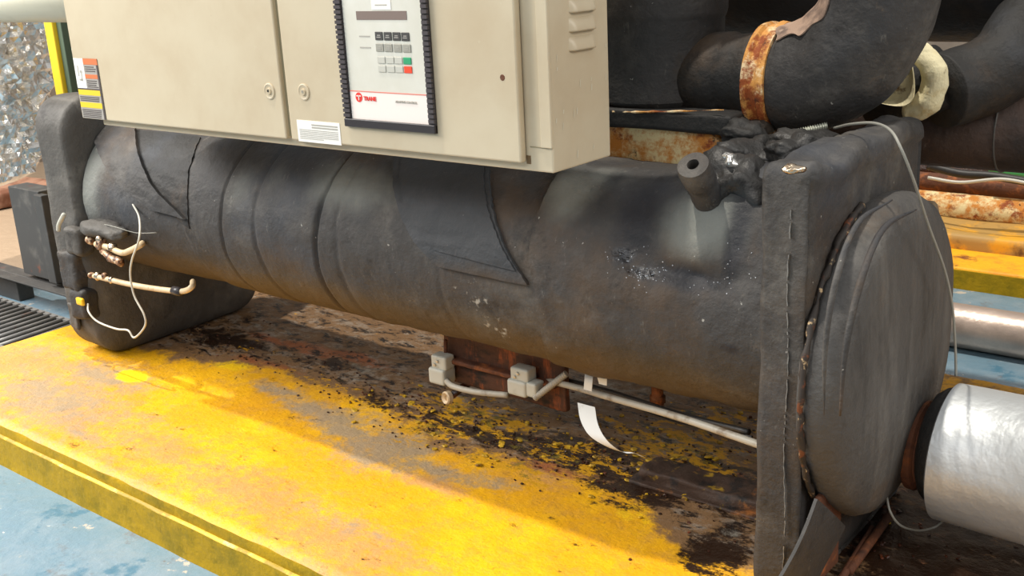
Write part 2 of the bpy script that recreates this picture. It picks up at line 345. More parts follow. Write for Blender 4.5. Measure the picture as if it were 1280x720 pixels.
# ---------------------------------------------------------------- setting
def gridxy(x0, x1, y0, y1, step):
    nx = max(1, int(round((x1-x0)/step))); ny = max(1, int(round((y1-y0)/step)))
    return np.linspace(x0, x1, nx+1), np.linspace(y0, y1, ny+1)
def blobs(lst):
    cc = []
    for (px, py, rx, ry, s) in lst:
        p = at('z', 0, px, py); cc.append((p[0], p[1], rx, ry, s))
    def f(x, y):
        v = 0
        for (a, b, rx, ry, s) in cc: v = max(v, s*math.exp(-((x-a)/rx)**2-((y-b)/ry)**2))
        return v
    return f
ZF = -.155
xs, ys = gridxy(-9, 4, -4, 9, .25); V = []; A = []
for x in xs:
    for y in ys: V.append((x, y, ZF)); A.append(sm(-5.2, -5.9, x)*sm(1.5, 2.4, y))
ny = len(ys); Fc = [(i*ny+j, (i+1)*ny+j, (i+1)*ny+j+1, i*ny+j+1) for i in range(len(xs)-1) for j in range(ny-1)]
tag(mesh_obj('floor', V, Fc, m_floor, attrs={'beige': A}), 'blue painted floor, glossy and patchy', kind='structure')
tag(box('wall_left', (-9.2, -4, ZF), (-9, 9, 5), m_wall), kind='structure')
tag(box('wall_back', (-9.2, 9, ZF), (4, 9.2, 5), m_wall), kind='structure')

# ---------------------------------------------------------------- machine plinth
X0, X1, Y0, Y1 = -4.16, 1.4, at('z', 0, 196, 618)[1], 3.45
bnd = [(-4.2, 3.2), (-3.66, 2.1)]+[tuple(at('z', 0, *q)[:2]) for q in ((215, 452), (330, 462), (420, 487), (490, 525), (560, 565), (640, 590), (720, 598), (800, 640), (850, 690), (930, 720))]+[(-.6, 1.85), (.6, 1.8), (1.6, 1.8)]
bx_, by_ = zip(*sorted(bnd))
f_grey = blobs([(350, 488, .2, .05, .9), (390, 510, .2, .06, 1), (440, 540, .2, .06, 1), (540, 585, .2, .05, 1), (430, 650, .25, .06, .55), (160, 520, .3, .08, .5), (480, 560, .22, .16, 1), (430, 525, .2, .1, .9), (60, 500, .45, .22, .9), (130, 470, .3, .12, .9), (100, 540, .3, .1, .6), (610, 600, .12, .06, .7), (330, 445, .2, .12, .6), (60, 440, .3, .15, .4)])  # worn grey patches; the left ones also paint in the dimmer light there
f_pink = blobs([(20, 450, .4, .2, 1), (200, 560, .3, .12, .8), (300, 610, .35, .14, .9), (420, 680, .35, .13, .9), (540, 605, .16, .035, 1.1), (690, 590, .12, .1, .9), (430, 470, .2, .12, .9), (100, 520, .4, .16, .7)])
f_sunlit = blobs([(165, 470, .11, .06, 1), (290, 455, .14, .08, .8), (300, 540, .2, .1, .45), (820, 650, .2, .12, .55), (230, 480, .1, .05, .7)])  # sunlit patches of the top, painted in as brighter yellow
f_black = blobs([(600, 540, .3, .1, .75), (720, 570, .25, .1, 1), (800, 610, .2, .1, .8), (420, 455, .3, .07, .5), (280, 425, .3, .1, .7), (880, 600, .2, .15, .8), (1150, 680, .35, .3, .9), (900, 690, .08, .12, .9), (480, 500, .15, .06, .6)])
f_moss = blobs([(600, 520, .4, .14, .9), (700, 570, .3, .14, .8), (540, 540, .3, .14, .8), (850, 560, .35, .2, .9), (640, 585, .3, .1, .8), (400, 480, .3, .1, .6), (900, 530, .2, .2, .8), (320, 440, .2, .1, .4), (760, 610, .2, .1, .5)])
f_ash = blobs([(460, 465, .2, .14, .8), (330, 415, .4, .14, .6), (760, 490, .25, .2, .8), (905, 665, .07, .05, .7), (890, 500, .2, .2, .6), (290, 440, .15, .06, .5)])
f_red = blobs([(370, 435, .3, .05, 1), (440, 448, .3, .05, 1), (330, 455, .25, .05, .7), (700, 590, .2, .05, .8), (880, 590, .2, .05, .9), (1120, 660, .3, .2, .9)])
def plz(x, y):
    d = sm(-.02, .14, y-np.interp(x, bx_, by_))
    return .003*FB((x, y, 0), 6, 1)+d*.008*FB((x, y, 0), 11, 2, 4)+.004*d
xs, ys = gridxy(X0, X1, Y0, Y1, .016); V = []; A = {k: [] for k in ('dirt', 'grey', 'pink', 'sunlit', 'black', 'moss', 'ash', 'redb')}
for x in xs:
    for y in ys:
        e = min(x-X0, y-Y0, Y1-y); V.append((x, y + (.006*N((x, 0, 0), 9) if y == ys[0] else 0), plz(x, y)*min(1, e/.05)-.012*max(0, 1-e/.012)))
        wv = .06*N((x, y, 0), 3, 5)
        A['dirt'].append(sm(-.07, .12, y-np.interp(x, bx_, by_)+wv)*1.0*(1-.55*sm(2.75, 3.1, y))); A['grey'].append(f_grey(x, y)); A['sunlit'].append(f_sunlit(x, y)); A['black'].append(f_black(x, y))
        A['pink'].append(max(f_pink(x, y), .75*math.exp(-((y-Y0)/.10)**2)*(.7+.8*N((x, y, 0), 2)))); A['moss'].append(f_moss(x, y)); A['ash'].append(f_ash(x, y)); A['redb'].append(f_red(x, y))
ny = len(ys); Fc = [(i*ny+j, (i+1)*ny+j, (i+1)*ny+j+1, i*ny+j+1) for i in range(len(xs)-1) for j in range(ny-1)]
plinth = thing('machine_plinth', (-1.4, 2.2, ZF), 'low yellow-painted concrete plinth with rust and dirt under the black vessel', 'plinth')
mesh_obj('top_slab', V, Fc, m_plinth, plinth, attrs=A)
# front face: upper band, a worn lip coloured bright as if catching light, and a lower band that stands slightly proud
xs2 = np.linspace(X0, X1, 260)
def band(name, prof, m):
    V = []; n = len(prof)
    for x in xs2:
        for (dy, z, a) in prof: V.append((x, Y0+dy+a*.004*FB((x, z, 0), 6, 3)+ (.006*N((x, 0, 0), 9) if z > -.02 else 0), z+a*.003*N((x, 4, z), 7)))
    Fc = [(i*n+j, i*n+j+1, (i+1)*n+j+1, (i+1)*n+j) for i in range(len(xs2)-1) for j in range(n-1)]
    return mesh_obj(name, V, Fc, m, plinth)
band('upper_edge', [(0, -.011, 0), (-.002, -.02, .3), (-.001, -.045, .4)], m_plside)
band('worn_lit_lip', [(-.001, -.045, .4), (-.009, -.047, .6), (-.011, -.050, .8)], m_pllip)
band('lower_edge', [(-.011, -.050, .8), (-.013, -.09, 1), (-.012, -.125, 1), (-.016, ZF, .5)], m_plside)
box('core', (X0, Y0+.012, ZF), (X1, Y1, -.03), m_plside, plinth)

# flakes of paint, rust and grit lying on the dirty strip
random.seed(5)
def flakes(name, m, spots, n, smin, smax, label):
    V = []; Fc = []
    for i in range(n):
        px, py, sx, sy = random.choice(spots); p = at('z', 0, px, py)
        x = p[0]+random.gauss(0, sx); y = p[1]+random.gauss(0, sy)
        if not (X0+.05 < x < X1-.05 and 1.75 < y < Y1-.05): continue
        s = random.uniform(smin, smax); z = plz(x, y)+.003; k = random.randint(5, 7); a0 = random.random()*6; b = len(V)
        tz = random.uniform(-.25, .25); tz2 = random.uniform(-.25, .25); h = s*random.uniform(.12, .3)
        for lay in (0, 1):
            for j in range(k):
                a = a0+6.283*j/k; rr = s*random.uniform(.6, 1)*(1 if lay == 0 else .8); dx, dy = rr*math.cos(a)*1.3, rr*math.sin(a)
                V.append((x+dx, y+dy, z+dx*tz+dy*tz2+(h if lay else -.002)))
        Fc.append(tuple(range(b+k, b+2*k)))
        for j in range(k): j2 = (j+1) % k; Fc.append((b+j, b+j2, b+k+j2, b+k+j))
    o = mesh_obj(name, V, Fc, m, None, smooth=False); return tag(o, label, 'debris', kind='stuff')
dirtspots = [(480, 500, .3, .08), (600, 540, .3, .1), (700, 570, .3, .08), (300, 435, .3, .08), (400, 460, .3, .08), (850, 600, .2, .12), (820, 560, .3, .1), (900, 540, .2, .15), (560, 520, .2, .1)]
flakes('paint_flakes', mat('yellow_flake', rgb('#c39a16'), [dict(col=rgb('#6b4a16'), s=30, lo=.45, hi=.65)], rough=.6), dirtspots[1:3]+dirtspots[5:], 130, .004, .013, 'loose flakes of yellow paint scattered in the dirt under the vessel')
flakes('rust_grit', m_rustwet, dirtspots+[(1120, 690, .3, .2), (1200, 700, .3, .2)], 700, .002, .006, 'dark rust scale and grit strewn on the dirty strip of the plinth')

# ---------------------------------------------------------------- evaporator vessel
XL, XR = -3.62, -.97
evap = thing('evaporator_vessel', (-2.3, BY, 0), 'long horizontal vessel wrapped in grimy black foam insulation between two end plates', 'vessel')
S = {k: oncyl(*q) for k, q in dict(w2=(243, 210), s283=(283, 230), s320=(320, 260), s395=(397, 260), w4=(665, 300)).items()}
x_w2, x_395 = S['w2'][0], S['s395'][0]
def srad(x, ph, inner=False):
    r = BR-.005+.0095*(-2.3-x)/1.3
    wob = .02*math.sin(ph*2+1)
    r += .007*sm(x_w2-.012, x_w2+.012, x+wob)
    for xc, wd, dp in ((x_395+.02*math.sin(ph*1.5), .007, .016), (S['s283'][0]+.01*math.sin(ph*2), .005, .009), (S['s320'][0], .008, .006), (x_395+.09, .012, .005), (-1.9, .01, .003)):
        r -= dp*math.exp(-((x-xc)/wd)**2)
    p = (x, BY-r*math.cos(ph), BZ+r*math.sin(ph))
    return r+.006*FB(p, 3.2, 4)+.0022*FB(p, 14, 2)
def cyl(x, ph, dr=0.0):
    r = srad(x, ph)+dr; return np.array([x, BY-r*math.cos(ph), BZ+r*math.sin(ph)]), np.array([0, -math.cos(ph), math.sin(ph)])
def cblob(lst):
    cc = [(oncyl(px, py), rx, rp, s) for (px, py, rx, rp, s) in lst]
    def f(x, ph):
        v = 0
        for ((a, b), rx, rp, s) in cc: v = max(v, s*math.exp(-((x-a)/rx)**2-((ph-b)/rp)**2))
        return v
    return f
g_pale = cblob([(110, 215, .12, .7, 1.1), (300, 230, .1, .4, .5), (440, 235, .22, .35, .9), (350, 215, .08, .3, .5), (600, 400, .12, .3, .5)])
g_pale_lit = cblob([(715, 240, .1, .35, 1.0), (880, 290, .12, .3, 1.1), (750, 225, .12, .2, .8), (900, 250, .06, .3, .9)])  # pale foam, plus the sunlit lump by the stub painted in
g_wet = cblob([(775, 318, .04, .1, .8), (800, 340, .06, .08, .95), (880, 355, .06, .06, .5)])
g_scuff = cblob([(590, 370, .12, .25, .75), (620, 410, .1, .25, .8), (560, 350, .1, .1, .6), (630, 435, .06, .12, .8)])
g_dark = cblob([(800, 270, .08, .4, 1.0), (770, 230, .05, .2, .7), (850, 348, .13, .13, .9), (925, 300, .035, .5, 1.0), (945, 240, .04, .3, .8), (915, 435, .03, .05, .9)])
def brownf(x, ph): return sm(.05, -.8, ph)*.85  # bounce from the yellow floor, painted in as a browner lower half
nx, na = 520, 110; V = []; A = {k: [] for k in ('brown', 'pale', 'wet', 'scuff')}
for i in range(nx+1):
    x = XL+(XR-XL)*i/nx
    for k in range(na):
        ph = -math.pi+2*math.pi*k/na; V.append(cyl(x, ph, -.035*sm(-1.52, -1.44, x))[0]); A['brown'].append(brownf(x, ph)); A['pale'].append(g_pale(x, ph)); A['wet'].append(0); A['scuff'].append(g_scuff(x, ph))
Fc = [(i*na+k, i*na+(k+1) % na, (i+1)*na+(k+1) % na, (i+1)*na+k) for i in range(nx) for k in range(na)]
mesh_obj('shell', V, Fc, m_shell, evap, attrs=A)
def patch(name, left, right, dr, thick, m, nu=30, nv=40, wav=.0, amp=.002, attrs=None, bulge=None, edge=.004):
    Lp = [oncyl(*q) for q in left]; Rp = [oncyl(*q) for q in right]
    Ls = spline([(a, b, 0) for a, b in Lp], 12); Rs = spline([(a, b, 0) for a, b in Rp], 12)
    def pick(S_, t):
        q = t*(len(S_)-1); i = min(int(q), len(S_)-2); f = q-i; return S_[i]*(1-f)+S_[i+1]*f
    def fn(u, v):
        a = pick(Ls, v); b = pick(Rs, v); x, ph = (a*(1-u)+b*u)[:2]
        ex = edge*N((x, ph, v*3), 30); x += ex
        d = dr+amp*FB((x, ph, 0), 12, 8)+(bulge(x, ph) if bulge else 0)
        return cyl(x, ph, d)
    fa = None
    if attrs: fa = {k: (lambda p, g=g: g(p[0], math.atan2(p[2]-BZ, BY-p[1]))) for k, g in attrs.items()}
    o = sheet(name, fn, nu, nv, thick, m, evap, attrs=fa); return o
p1 = patch('insulation_flap', [(118, 160), (126, 190), (150, 228), (195, 262)], [(172, 163), (178, 198), (200, 238), (237, 273)], .004, .013, m_foam, nu=16)
p1['label'] = 'narrow tapering flap of foam near the far end'
p0 = patch('recessed_dark_wrap', [(160, 162), (165, 200), (190, 240), (225, 275)], [(251, 172), (240, 205), (237, 240), (240, 285)], .0, .004, m_foamd, nu=16)
p0['label'] = 'darker foam between the flap and the mid wrap'
p2 = patch('insulation_patch', [(494, 200), (498, 250), (518, 298), (548, 332)], [(614, 214), (618, 262), (636, 312), (662, 356)], .002, .010, m_foamb, attrs={'brown': lambda x, ph: sm(.35, -.1, ph)*.9})
p2['label'] = 'square dark sheet of foam stuck on mid vessel'
p3 = patch('insulation_patch', [(505, 202), (505, 240), (520, 275), (545, 312)], [(608, 214), (612, 255), (628, 300), (648, 338)], .012, .005, m_foamb, attrs={'brown': lambda x, ph: sm(.35, -.1, ph)*.9})
p3['label'] = 'upper layer of the doubled square sheet'
# near wrap: starts at a curved edge and runs into the right end plate
stub_b = oncyl(893, 262)
def bul(x, ph):
    d = .05*math.exp(-((x-stub_b[0])/.12)**2-((ph-1.05)/.42)**2) + .03*math.exp(-((x+1.0)/.13)**2-((ph-1.35)/.5)**2)
    a, b = oncyl(795, 320); d -= .02*math.exp(-((x-a)/.08)**2-((ph-b)/.2)**2)
    a, b = oncyl(870, 345); d -= .014*math.exp(-((x-a)/.12)**2-((ph-b)/.09)**2)
    return d-.014*sm(1.2, 1.6, ph)*sm(-1.0, -1.15, x)+.004*FB((x*1.0, ph*.3, 0), 8, 6)
LpA = [(-1.62, 2.3), (-1.60, 1.6), oncyl(697, 222), oncyl(675, 265), oncyl(664, 310), oncyl(667, 360), oncyl(680, 420), oncyl(700, 466), (-1.5, -1.5), (-1.5, -2.1)]
Ls = spline([(a, b, 0) for a, b in LpA], 10)
def wrapfn(u, v):
    q = v*(len(Ls)-1); i = min(int(q), len(Ls)-2); a = Ls[i]*(1-(q-i))+Ls[i+1]*(q-i)
    x = a[0]*(1-u)+(XR+.01)*u; ph = a[1]
    x += .004*N((x, ph, 2), 20)*(1-u); fade = .5+.5*sm(0, .05, u)
    return cyl(x, ph, (.003+bul(x, ph))*fade)
def ph_of(p): return math.atan2(p[2]-BZ, BY-p[1])
near = sheet('near_insulation_wrap', wrapfn, 90, 150, .008, m_shell, evap, attrs={'brown': lambda p: brownf(p[0], ph_of(p))*.9, 'pale': lambda p: g_pale_lit(p[0], ph_of(p)), 'wet': lambda p: g_wet(p[0], ph_of(p)), 'darkb': lambda p: g_dark(p[0], ph_of(p)), 'scuff': lambda p: 0})
bm = bmesh.new(); random.seed(21)
for k in range(95):
    cx_, cy_, sx_, sy_ = random.choice([(775, 320, 14, 9), (800, 340, 18, 9), (815, 350, 14, 8), (890, 352, 26, 7), (925, 335, 12, 16), (800, 330, 26, 14)])
    x, ph = oncyl(random.gauss(cx_, sx_), random.gauss(cy_, sy_), .285)
    if x > XR-.02: continue
    p, n_ = cyl(x, ph, .003+bul(x, ph)+.008); r_ = random.uniform(.0007, .0022)
    bmesh.ops.create_icosphere(bm, subdivisions=1, radius=r_, matrix=Matrix.Translation(Vector(p)))
bm_obj('water_droplets', bm, mat('water_drop', rgb('#c8ccd2'), (), rough=.03, metal=.6), evap, smooth=True)['kind'] = 'stuff'
near['label'] = 'thicker near wrap, pale at the top and wet around a sunken spot'
# pale lifted corner edge along the bottom-left of near wrap
# end plates, soft-edged foam-clad blocks
def platefn(seed):
    def f(p):
        return p
    return f
lp = roundbox('far_end_plate', (-3.86, 1.96, 0.004), (-3.62, 2.72, .972), (.045, .12, .12), m_foamg, evap, n=34, amp=.007, ns=5, off=2)
lp['label'] = 'grey-black foam-clad far end plate with rounded corners'
def rfn(p):
    # draped top: raised rim and a slump between; inner recess round the cover
    q = p.copy()
    if p[2] > .9: q[2] += .016*FB((p[0]*1.2, p[1], 0), 7, 9)-.02*math.exp(-((p[1]-2.10)/.05)**2-((p[0]+.88)/.04)**2)
    if p[0] > -.862 and p[2] < .93: q[0] -= .012
    return q
rp = roundbox('near_end_plate', (-.972, 1.958, 0.004), (-.85, 2.585, .972), (.022, .03, .03), m_foam, evap, n=44, amp=.006, ns=5, off=5, fn=rfn)
rp['label'] = 'tall black foam-clad near end plate'
# torn glue seam down the front of the near plate
pts = [at('y', 1.956, 988-(py-262)*.02+.4*math.sin(py*.3)+1.5*math.sin(py*.031), py) for py in range(262, 716, 4)]
random.seed(3)
V = []; Fc = []
for i in range(len(pts)-1):
    if random.random() < .15 or N((i*.15, 0, 0), 1) < -.3: continue
    wd = random.uniform(.0003, .0011); a, b = pts[i], pts[i+1]; k = len(V)
    for p_ in (a, b):
        V += [(p_[0]-wd, p_[1]-.0035, p_[2]), (p_[0]+wd, p_[1]-.0035, p_[2]), (p_[0], p_[1]+.004, p_[2])]
    Fc += [(k, k+3, k+4, k+1), (k+1, k+4, k+5, k+2), (k+2, k+5, k+3, k)]
mesh_obj('glue_seam', V, Fc, mat('old_glue', rgb('#7c7a76'), (), rough=.6), evap, smooth=False)['kind'] = 'stuff'
# front lumps of tape/foam on the far plate
for k, (px, py, rx, rz, mm) in enumerate([(100, 300, .05, .05, m_foamg), (95, 336, .06, .075, m_foam), (108, 378, .05, .06, m_foam)]):
    c = at('y', 1.965, px, py); roundbox('insulation_pad', (c[0]-rx, 1.925, c[2]-rz), (c[0]+rx, 2.0, c[2]+rz), .02, mm, evap, n=14, amp=.008, ns=14, off=k)
c = at('y', 1.93, 112, 290); blob('insulation_pad', (c[0]+.03, 1.97, c[2]+.005), (.13, .05, .03), m_foamg, evap, amp=.3, ns=14)

# water box cover: thick round foam-covered disc on the near plate
cv = lathe('water_box_cover', (-.87, 2.305, .48), (1, 0, 0), [(0, .362), (.03, .372), (.055, .371), (.078, .358), (.092, .33), (.100, .28), (.108, .18), (.112, .08), (.113, .001)], m_cover, evap, seg=72, amp=.008, ns=4, off=3)
cv['label'] = 'round bulging foam-covered end cover'
# folds in the cover skin
def fold(pxs, r=.006):
    pts = spline([at('x', -.755, *q) for q in pxs], 8); n = len(pts)
    tube('fold', pts, [r*math.sin(math.pi*(i+.5)/n)**.6+.0005 for i in range(n)], m_foam, cv, seg=8, amp=.001)
fold([(1145, 262), (1105, 285), (1078, 345), (1058, 430), (1050, 520)], .0075)
fold([(1115, 250), (1072, 280), (1045, 350), (1032, 430), (1030, 520)], .006)
# rusty ring, coloured dark to stand in for the shaded gap round the cover
gp = []
for k in range(90):
    a = math.radians(105+1.9*k); rr = .378+.003*N((k*.3, 0, 0), 1); gp.append((-.853, 2.305+rr*math.cos(a), .48+rr*math.sin(a)))
tube('rusty_gap_ring', gp, .007, mat('rusty_gap_shade', rgb('#2e2722'), [dict(col=rgb('#b59a74'), s=45, lo=.58, hi=.66), dict(col=rgb('#6b3a1e'), s=30, lo=.56, hi=.66)], rough=.7), evap, seg=8, amp=.006, ns=45)
# rusty plate edge showing at the foot + lifted foam offcut
a = at('x', -.84, 1012, 600); b = at('x', -.84, 1025, 690)
mesh_o = roundbox('exposed_rusty_plate', (-.85, 2.0, .03), (-.832, 2.12, .25), .008, m_rust, evap, n=12, amp=.004)
def offcut(u, v):
    P = [at('x', -.80, 1022, 624), at('x', -.80, 1053, 657), at('x', -.815, 1020, 745), at('x', -.815, 966, 738)]
    p = (P[0]*(1-u)+P[1]*u)*(1-v)+(P[3]*(1-u)+P[2]*u)*v
    return p+np.array((.008*math.sin(3*v+2*u), 0, 0)), np.array((-1.0, 0, 0))
sheet('loose_foam_strip', offcut, 8, 14, .007, m_foam, evap)['label'] = 'loose strip of foam leaning at the foot of the near plate'
# insulated stub with an open hole
sb = np.array(cyl(stub_b[0], stub_b[1], .02)[0]); st = at('y', 1.985, 866, 205)
ax = st-sb; Ls_ = np.linalg.norm(ax)
stub = lathe('capped_stub_sleeve', sb-ax*.15, ax, [(0, .030), (.02, .036), (Ls_*.45, .035), (Ls_*.75, .032), (Ls_*.77, .036), (Ls_*1.0, .037), (Ls_*1.14, .034), (Ls_*1.15, .028), (Ls_*1.15, .014), (Ls_*.9, .013), (Ls_*.9, .0005)], m_foam, evap, seg=28, amp=.003, ns=18)
stub['label'] = 'short upright foam sleeve with a round hole in its end'
# lumps of wet foam around the relief valve, between barrel and near plate
c = at('y', 2.12, 935, 225)
blob('insulation_mound', at('y', 2.15, 926, 240), (.085, .10, .085), m_wet, evap, amp=.45, ns=13, off=4)['label'] = 'lumpy wet foam packed against the near plate'
blob('insulation_mound', at('y', 2.28, 945, 198), (.09, .12, .05), m_wet, evap, amp=.5, ns=16, off=9)
blob('insulation_mound', at('y', 2.34, 930, 165), (.06, .07, .03), m_foamd, evap, amp=.5, ns=18, off=2)
blob('insulation_mound', at('y', 2.3, 1000, 180), (.07, .11, .035), m_wet, evap, amp=.5, ns=17, off=7)
blob('foil_scrap', at('y', 2.12, 913, 201), (.02, .02, .018), m_foil, evap, amp=.8, ns=40, sub=3)['label'] = 'scrap of crumpled shiny foil'
blob('copper_scrap', at('z', .975, 991, 212), (.016, .02, .008), m_brass, evap, amp=.8, ns=40, sub=3)['label'] = 'glinting copper-coloured spot in the plate top'
# threaded stud on the plate top
a, b = at('y', 2.36, 990, 167), at('y', 2.40, 1034, 157); n = 60
tube('threaded_stud', [a+(b-a)*i/n for i in range(n+1)], [.009 if i % 4 < 2 else .0065 for i in range(n+1)], m_rod, evap, seg=10)
# dark lump stands in for the shade of a hollow in the plate top
blob('hollow_shade', at('z', .965, 1040, 185), (.03, .012, .01), m_foamd, evap, amp=.2, ns=20, sub=3)

# ---- drain fittings at the far end plate
def fit(name, pts, r, blobs_, label, tubm=m_ivory, collar=None):
    t = thing(name, pts[0], label, 'pipe fitting')
    tube('pipe', spline(pts, 8), r, tubm, t, seg=12)
    for k, (p, s) in enumerate(blobs_): blob('union_nut', p, s, m_brass if k % 2 else m_copper, t, amp=.35, ns=40, off=k, sub=3)
    return t
yf = 1.93
def P(px, py, y=yf): return at('y', y, px, py)
f1 = fit('copper_drain_valve', [P(120, 305), P(135, 309), P(152, 316), P(163, 313), P(176, 306), P(178, 304, 2.0)], .0105, [(P(112, 300), .016), (P(125, 298), .014), (P(127, 306), .02), (P(140, 309), .016)], 'dirty copper valve with a bent ivory pipe, upper of two at the far plate')
tube('valve_body', spline([P(128, 312), P(140, 322), P(152, 328)], 6), .014, m_copper, f1, seg=12, amp=.006, ns=40)
f2 = fit('copper_drain_pipe', [P(118, 345), P(135, 349), P(165, 356), P(195, 361), P(222, 364), P(233, 363), P(240, 358), P(241, 352, 2.0)], .0095, [(P(114, 344), .012), (P(122, 345), .014), (P(131, 345), .013), (P(140, 350), .014)], 'long ivory drain pipe with copper nuts, lower of two at the far plate')
a, b = P(217, 363), P(227, 365); tube('black_clip', [a, b], .0145, m_blackp, f2, seg=12)
def wire(name, pxs, r, m, label, cat='wire', y=1.90, seg=8, n=8):
    pts = [at('y', q[2] if len(q) > 2 else y, q[0], q[1]) for q in pxs]
    o = tube(name, spline(pts, n), r, m, None, seg=seg); return tag(o, label, cat)
wire('sensor_wire', [(166, 255, 1.99), (174, 272, 1.95), (174, 298), (165, 325), (163, 345), (168, 370), (180, 393), (181, 408), (168, 422), (160, 413), (145, 411), (122, 402), (111, 390), (110, 380, 1.93)], .0035, m_cablew, 'thin pale wire looping down in front of the two copper drain fittings')
wire('grey_cord', [(128, 280, 1.95), (145, 284, 1.95), (170, 291, 1.97), (196, 291, 1.985)], .0014, m_cableg, 'very thin grey cord crossing the foam above the upper drain valve', 'cord')
wire('tube_offcut', [(80, 268), (74, 280), (73, 288)], .008, m_jbox, 'short pale plastic tube end poking out of the far plate', 'tube')
c = P(100, 377, 1.91); tg = roundbox('cable_tag', (c[0]-.022, 1.905, c[2]-.014), (c[0]+.022, 1.918, c[2]+.014), .005, m_yplastic, None, n=4)
tag(tg, 'small yellow plastic tag on the foam of the far plate', 'tag')
c = P(95, 395, 1.955)
roundbox('pale_foam_scrap', (c[0]-.035, 1.945, c[2]-.05), (c[0]+.02, 1.96, c[2]+.05), .006, m_foamg, evap, n=8, amp=.006, ns=20)

# long thin cable draped over the near plate and cover
wire('draped_cable', [(1043, 160, 2.33), (1065, 155, 2.25), (1093, 154, 2.2), (1113, 163, 2.15), (1126, 185, 2.12), (1142, 225, 2.15), (1160, 280, 2.25), (1180, 335, 2.36), (1190, 380, 2.42), (1194, 430, 2.46), (1195, 470, 2.46)], .003, m_cableg, 'thin grey cable draped over the near end plate and down past the round cover', 'cable', n=10)
dp = [at('x', -.79, 1108, 618), at('x', -.77, 1113, 640), at('x', -.75, 1126, 657), at('x', -.73, 1148, 663), at('x', -.71, 1168, 659), at('x', -.69, 1180, 650)]
tag(tube('drip_cable', spline(dp, 8), .0028, m_cableg, None, seg=8), 'short grey cable looping below the round cover to the aluminium pipe', 'cable')

# ---------------------------------------------------------------- control cabinet
YC = 1.80
def K(px, py, y=YC): return at('y', y, px, py)
xl, xr, zb, zt = K(95, 75)[0], K(686, 219)[0], K(686, 219)[2], 1.78
YB = YC+.235
cab = thing('control_cabinet', ((xl+xr)/2, (YC+YB)/2, zb), 'large beige metal control cabinet with two doors mounted above the black vessel', 'cabinet')
xb = K(122, 152)[0]
bm = bmesh.new(); add_box(bm, (xb, YC+.018, zb), (xr, YB, zt), .004)
bm_obj('body', bm, m_beige, cab)
xg0, xg1, xd = K(355, 120)[0]-.004, K(355, 120)[0]+.016, K(653, 206)[0]
zd = K(653, 206)[2]+.004
box('door_gap', (xg0-.002, YC+.008, zd+.006), (xg1+.002, YC+.020, zt-.02), m_beiged, cab)
d1 = box('door', (xl-.012, YC-.004, zd), (xg0, YC+.016, zt-.01), m_beige, cab, .004); d1['label'] = 'left door with a warning sticker'
d2 = box('door', (xg1, YC-.004, zd), (xd, YC+.016, zt-.01), m_beige, cab, .004); d2['label'] = 'right door with a keypad'
YD = YC-.004
def Kd(px, py): return at('y', YD, px, py)
for (px, py, dd) in ((337, 114, d1), (380, 115, d2)):
    c = Kd(px, py); lk = lathe('lock', (c[0], YD+.003, c[2]), (0, -1, 0), [(0, .021), (.005, .021), (.006, .018), (.0045, .0145), (.0045, .009), (.008, .008), (.0085, .0005)], m_beige, dd, seg=28)
    # keyhole slot, just proud of the lock's boss
    bm = bmesh.new(); add_box(bm, (c[0]-.003, YD-.0062, c[2]-.0015), (c[0]+.003, YD-.0052, c[2]+.0045)); o = bm_obj('keyhole', bm, m_dark if dd is d1 else m_chrome, dd)
# side strip seam, slot, louvers
c = at('y', YC+.018, 661, 199); box('slot', (c[0]-.005, YC+.0165, c[2]-.010), (c[0]+.006, YC+.019, c[2]+.008), flat('slot_brown', '#6a5538', .7), cab)
a = at('y', YC+.018, 663, 183); b = at('y', YC+.018, 686, 184)
box('strip_joint', (a[0], YC+.0165, a[2]-.0015), (b[0], YC+.0185, a[2]+.0005), m_beiged, cab)
p0 = at('y', YC+.018, 668, 60)
box('edge_strip', (xr-.028, YC+.012, a[2]), (xr+.0015, YC+.020, zt-.01), m_beige, cab, .002)
def louver(pl, pr, h):
    y0, y1, z0 = pl[1], pr[1], pl[2]
    V = []; Fc = []; nu, nv = 16, 8
    for i in range(nu+1):
        for j in range(nv+1):
            u = i/nu; v = j/nv; e = min(1, 6*u*1.0, 6*(1-u)); e = math.sin(e*math.pi/2)
            V.append((xr-.0005+.012*e*math.sin(v*math.pi*.5)**.8 if v < 1 else xr-.0005+.012*e, y0+(y1-y0)*u, z0+h*(1-v)))
    for i in range(nu):
        for j in range(nv): Fc.append((i*(nv+1)+j, (i+1)*(nv+1)+j, (i+1)*(nv+1)+j+1, i*(nv+1)+j+1))
    k = len(V)
    for i in range(nu+1): V.append((xr-.002, y0+(y1-y0)*i/nu, z0-.001))
    for i in range(nu): Fc.append((i*(nv+1)+nv, (i+1)*(nv+1)+nv, k+i+1, k+i))
    mesh_obj('louver', V, Fc, m_beige, cab)
for (yy) in (16, 40, 64): louver(at('x', xr, 711, yy), at('x', xr, 744, yy-2.5), .028)
louver(at('x', xr, 710, -8), at('x', xr, 743, -10.5), .028)
# dents and scratches on the side
random.seed(12); V = []; Fc = []
for k in range(14):
    y = random.uniform(YC+.03, YB-.01); z = random.uniform(zb+.02, zb+.26); l = random.uniform(.006, .02); b = len(V); wd = random.uniform(.0008, .002)
    V += [(xr+.0008, y-wd, z-l/2), (xr+.0008, y+wd, z-l/2), (xr+.0008, y+wd*2, z+l/2), (xr+.0008, y, z+l/2)]; Fc.append((b, b+1, b+2, b+3))
mesh_obj('scratches', V, Fc, flat('scratch', '#cdc6b2', .5), cab, smooth=False)['kind'] = 'stuff'
c = Kd(628, 97); lathe('rust_spot', (c[0], YD, c[2]), (0, -1, 0), [(0, .007), (.0008, .006), (.001, .0005)], m_rust, d2, seg=9)

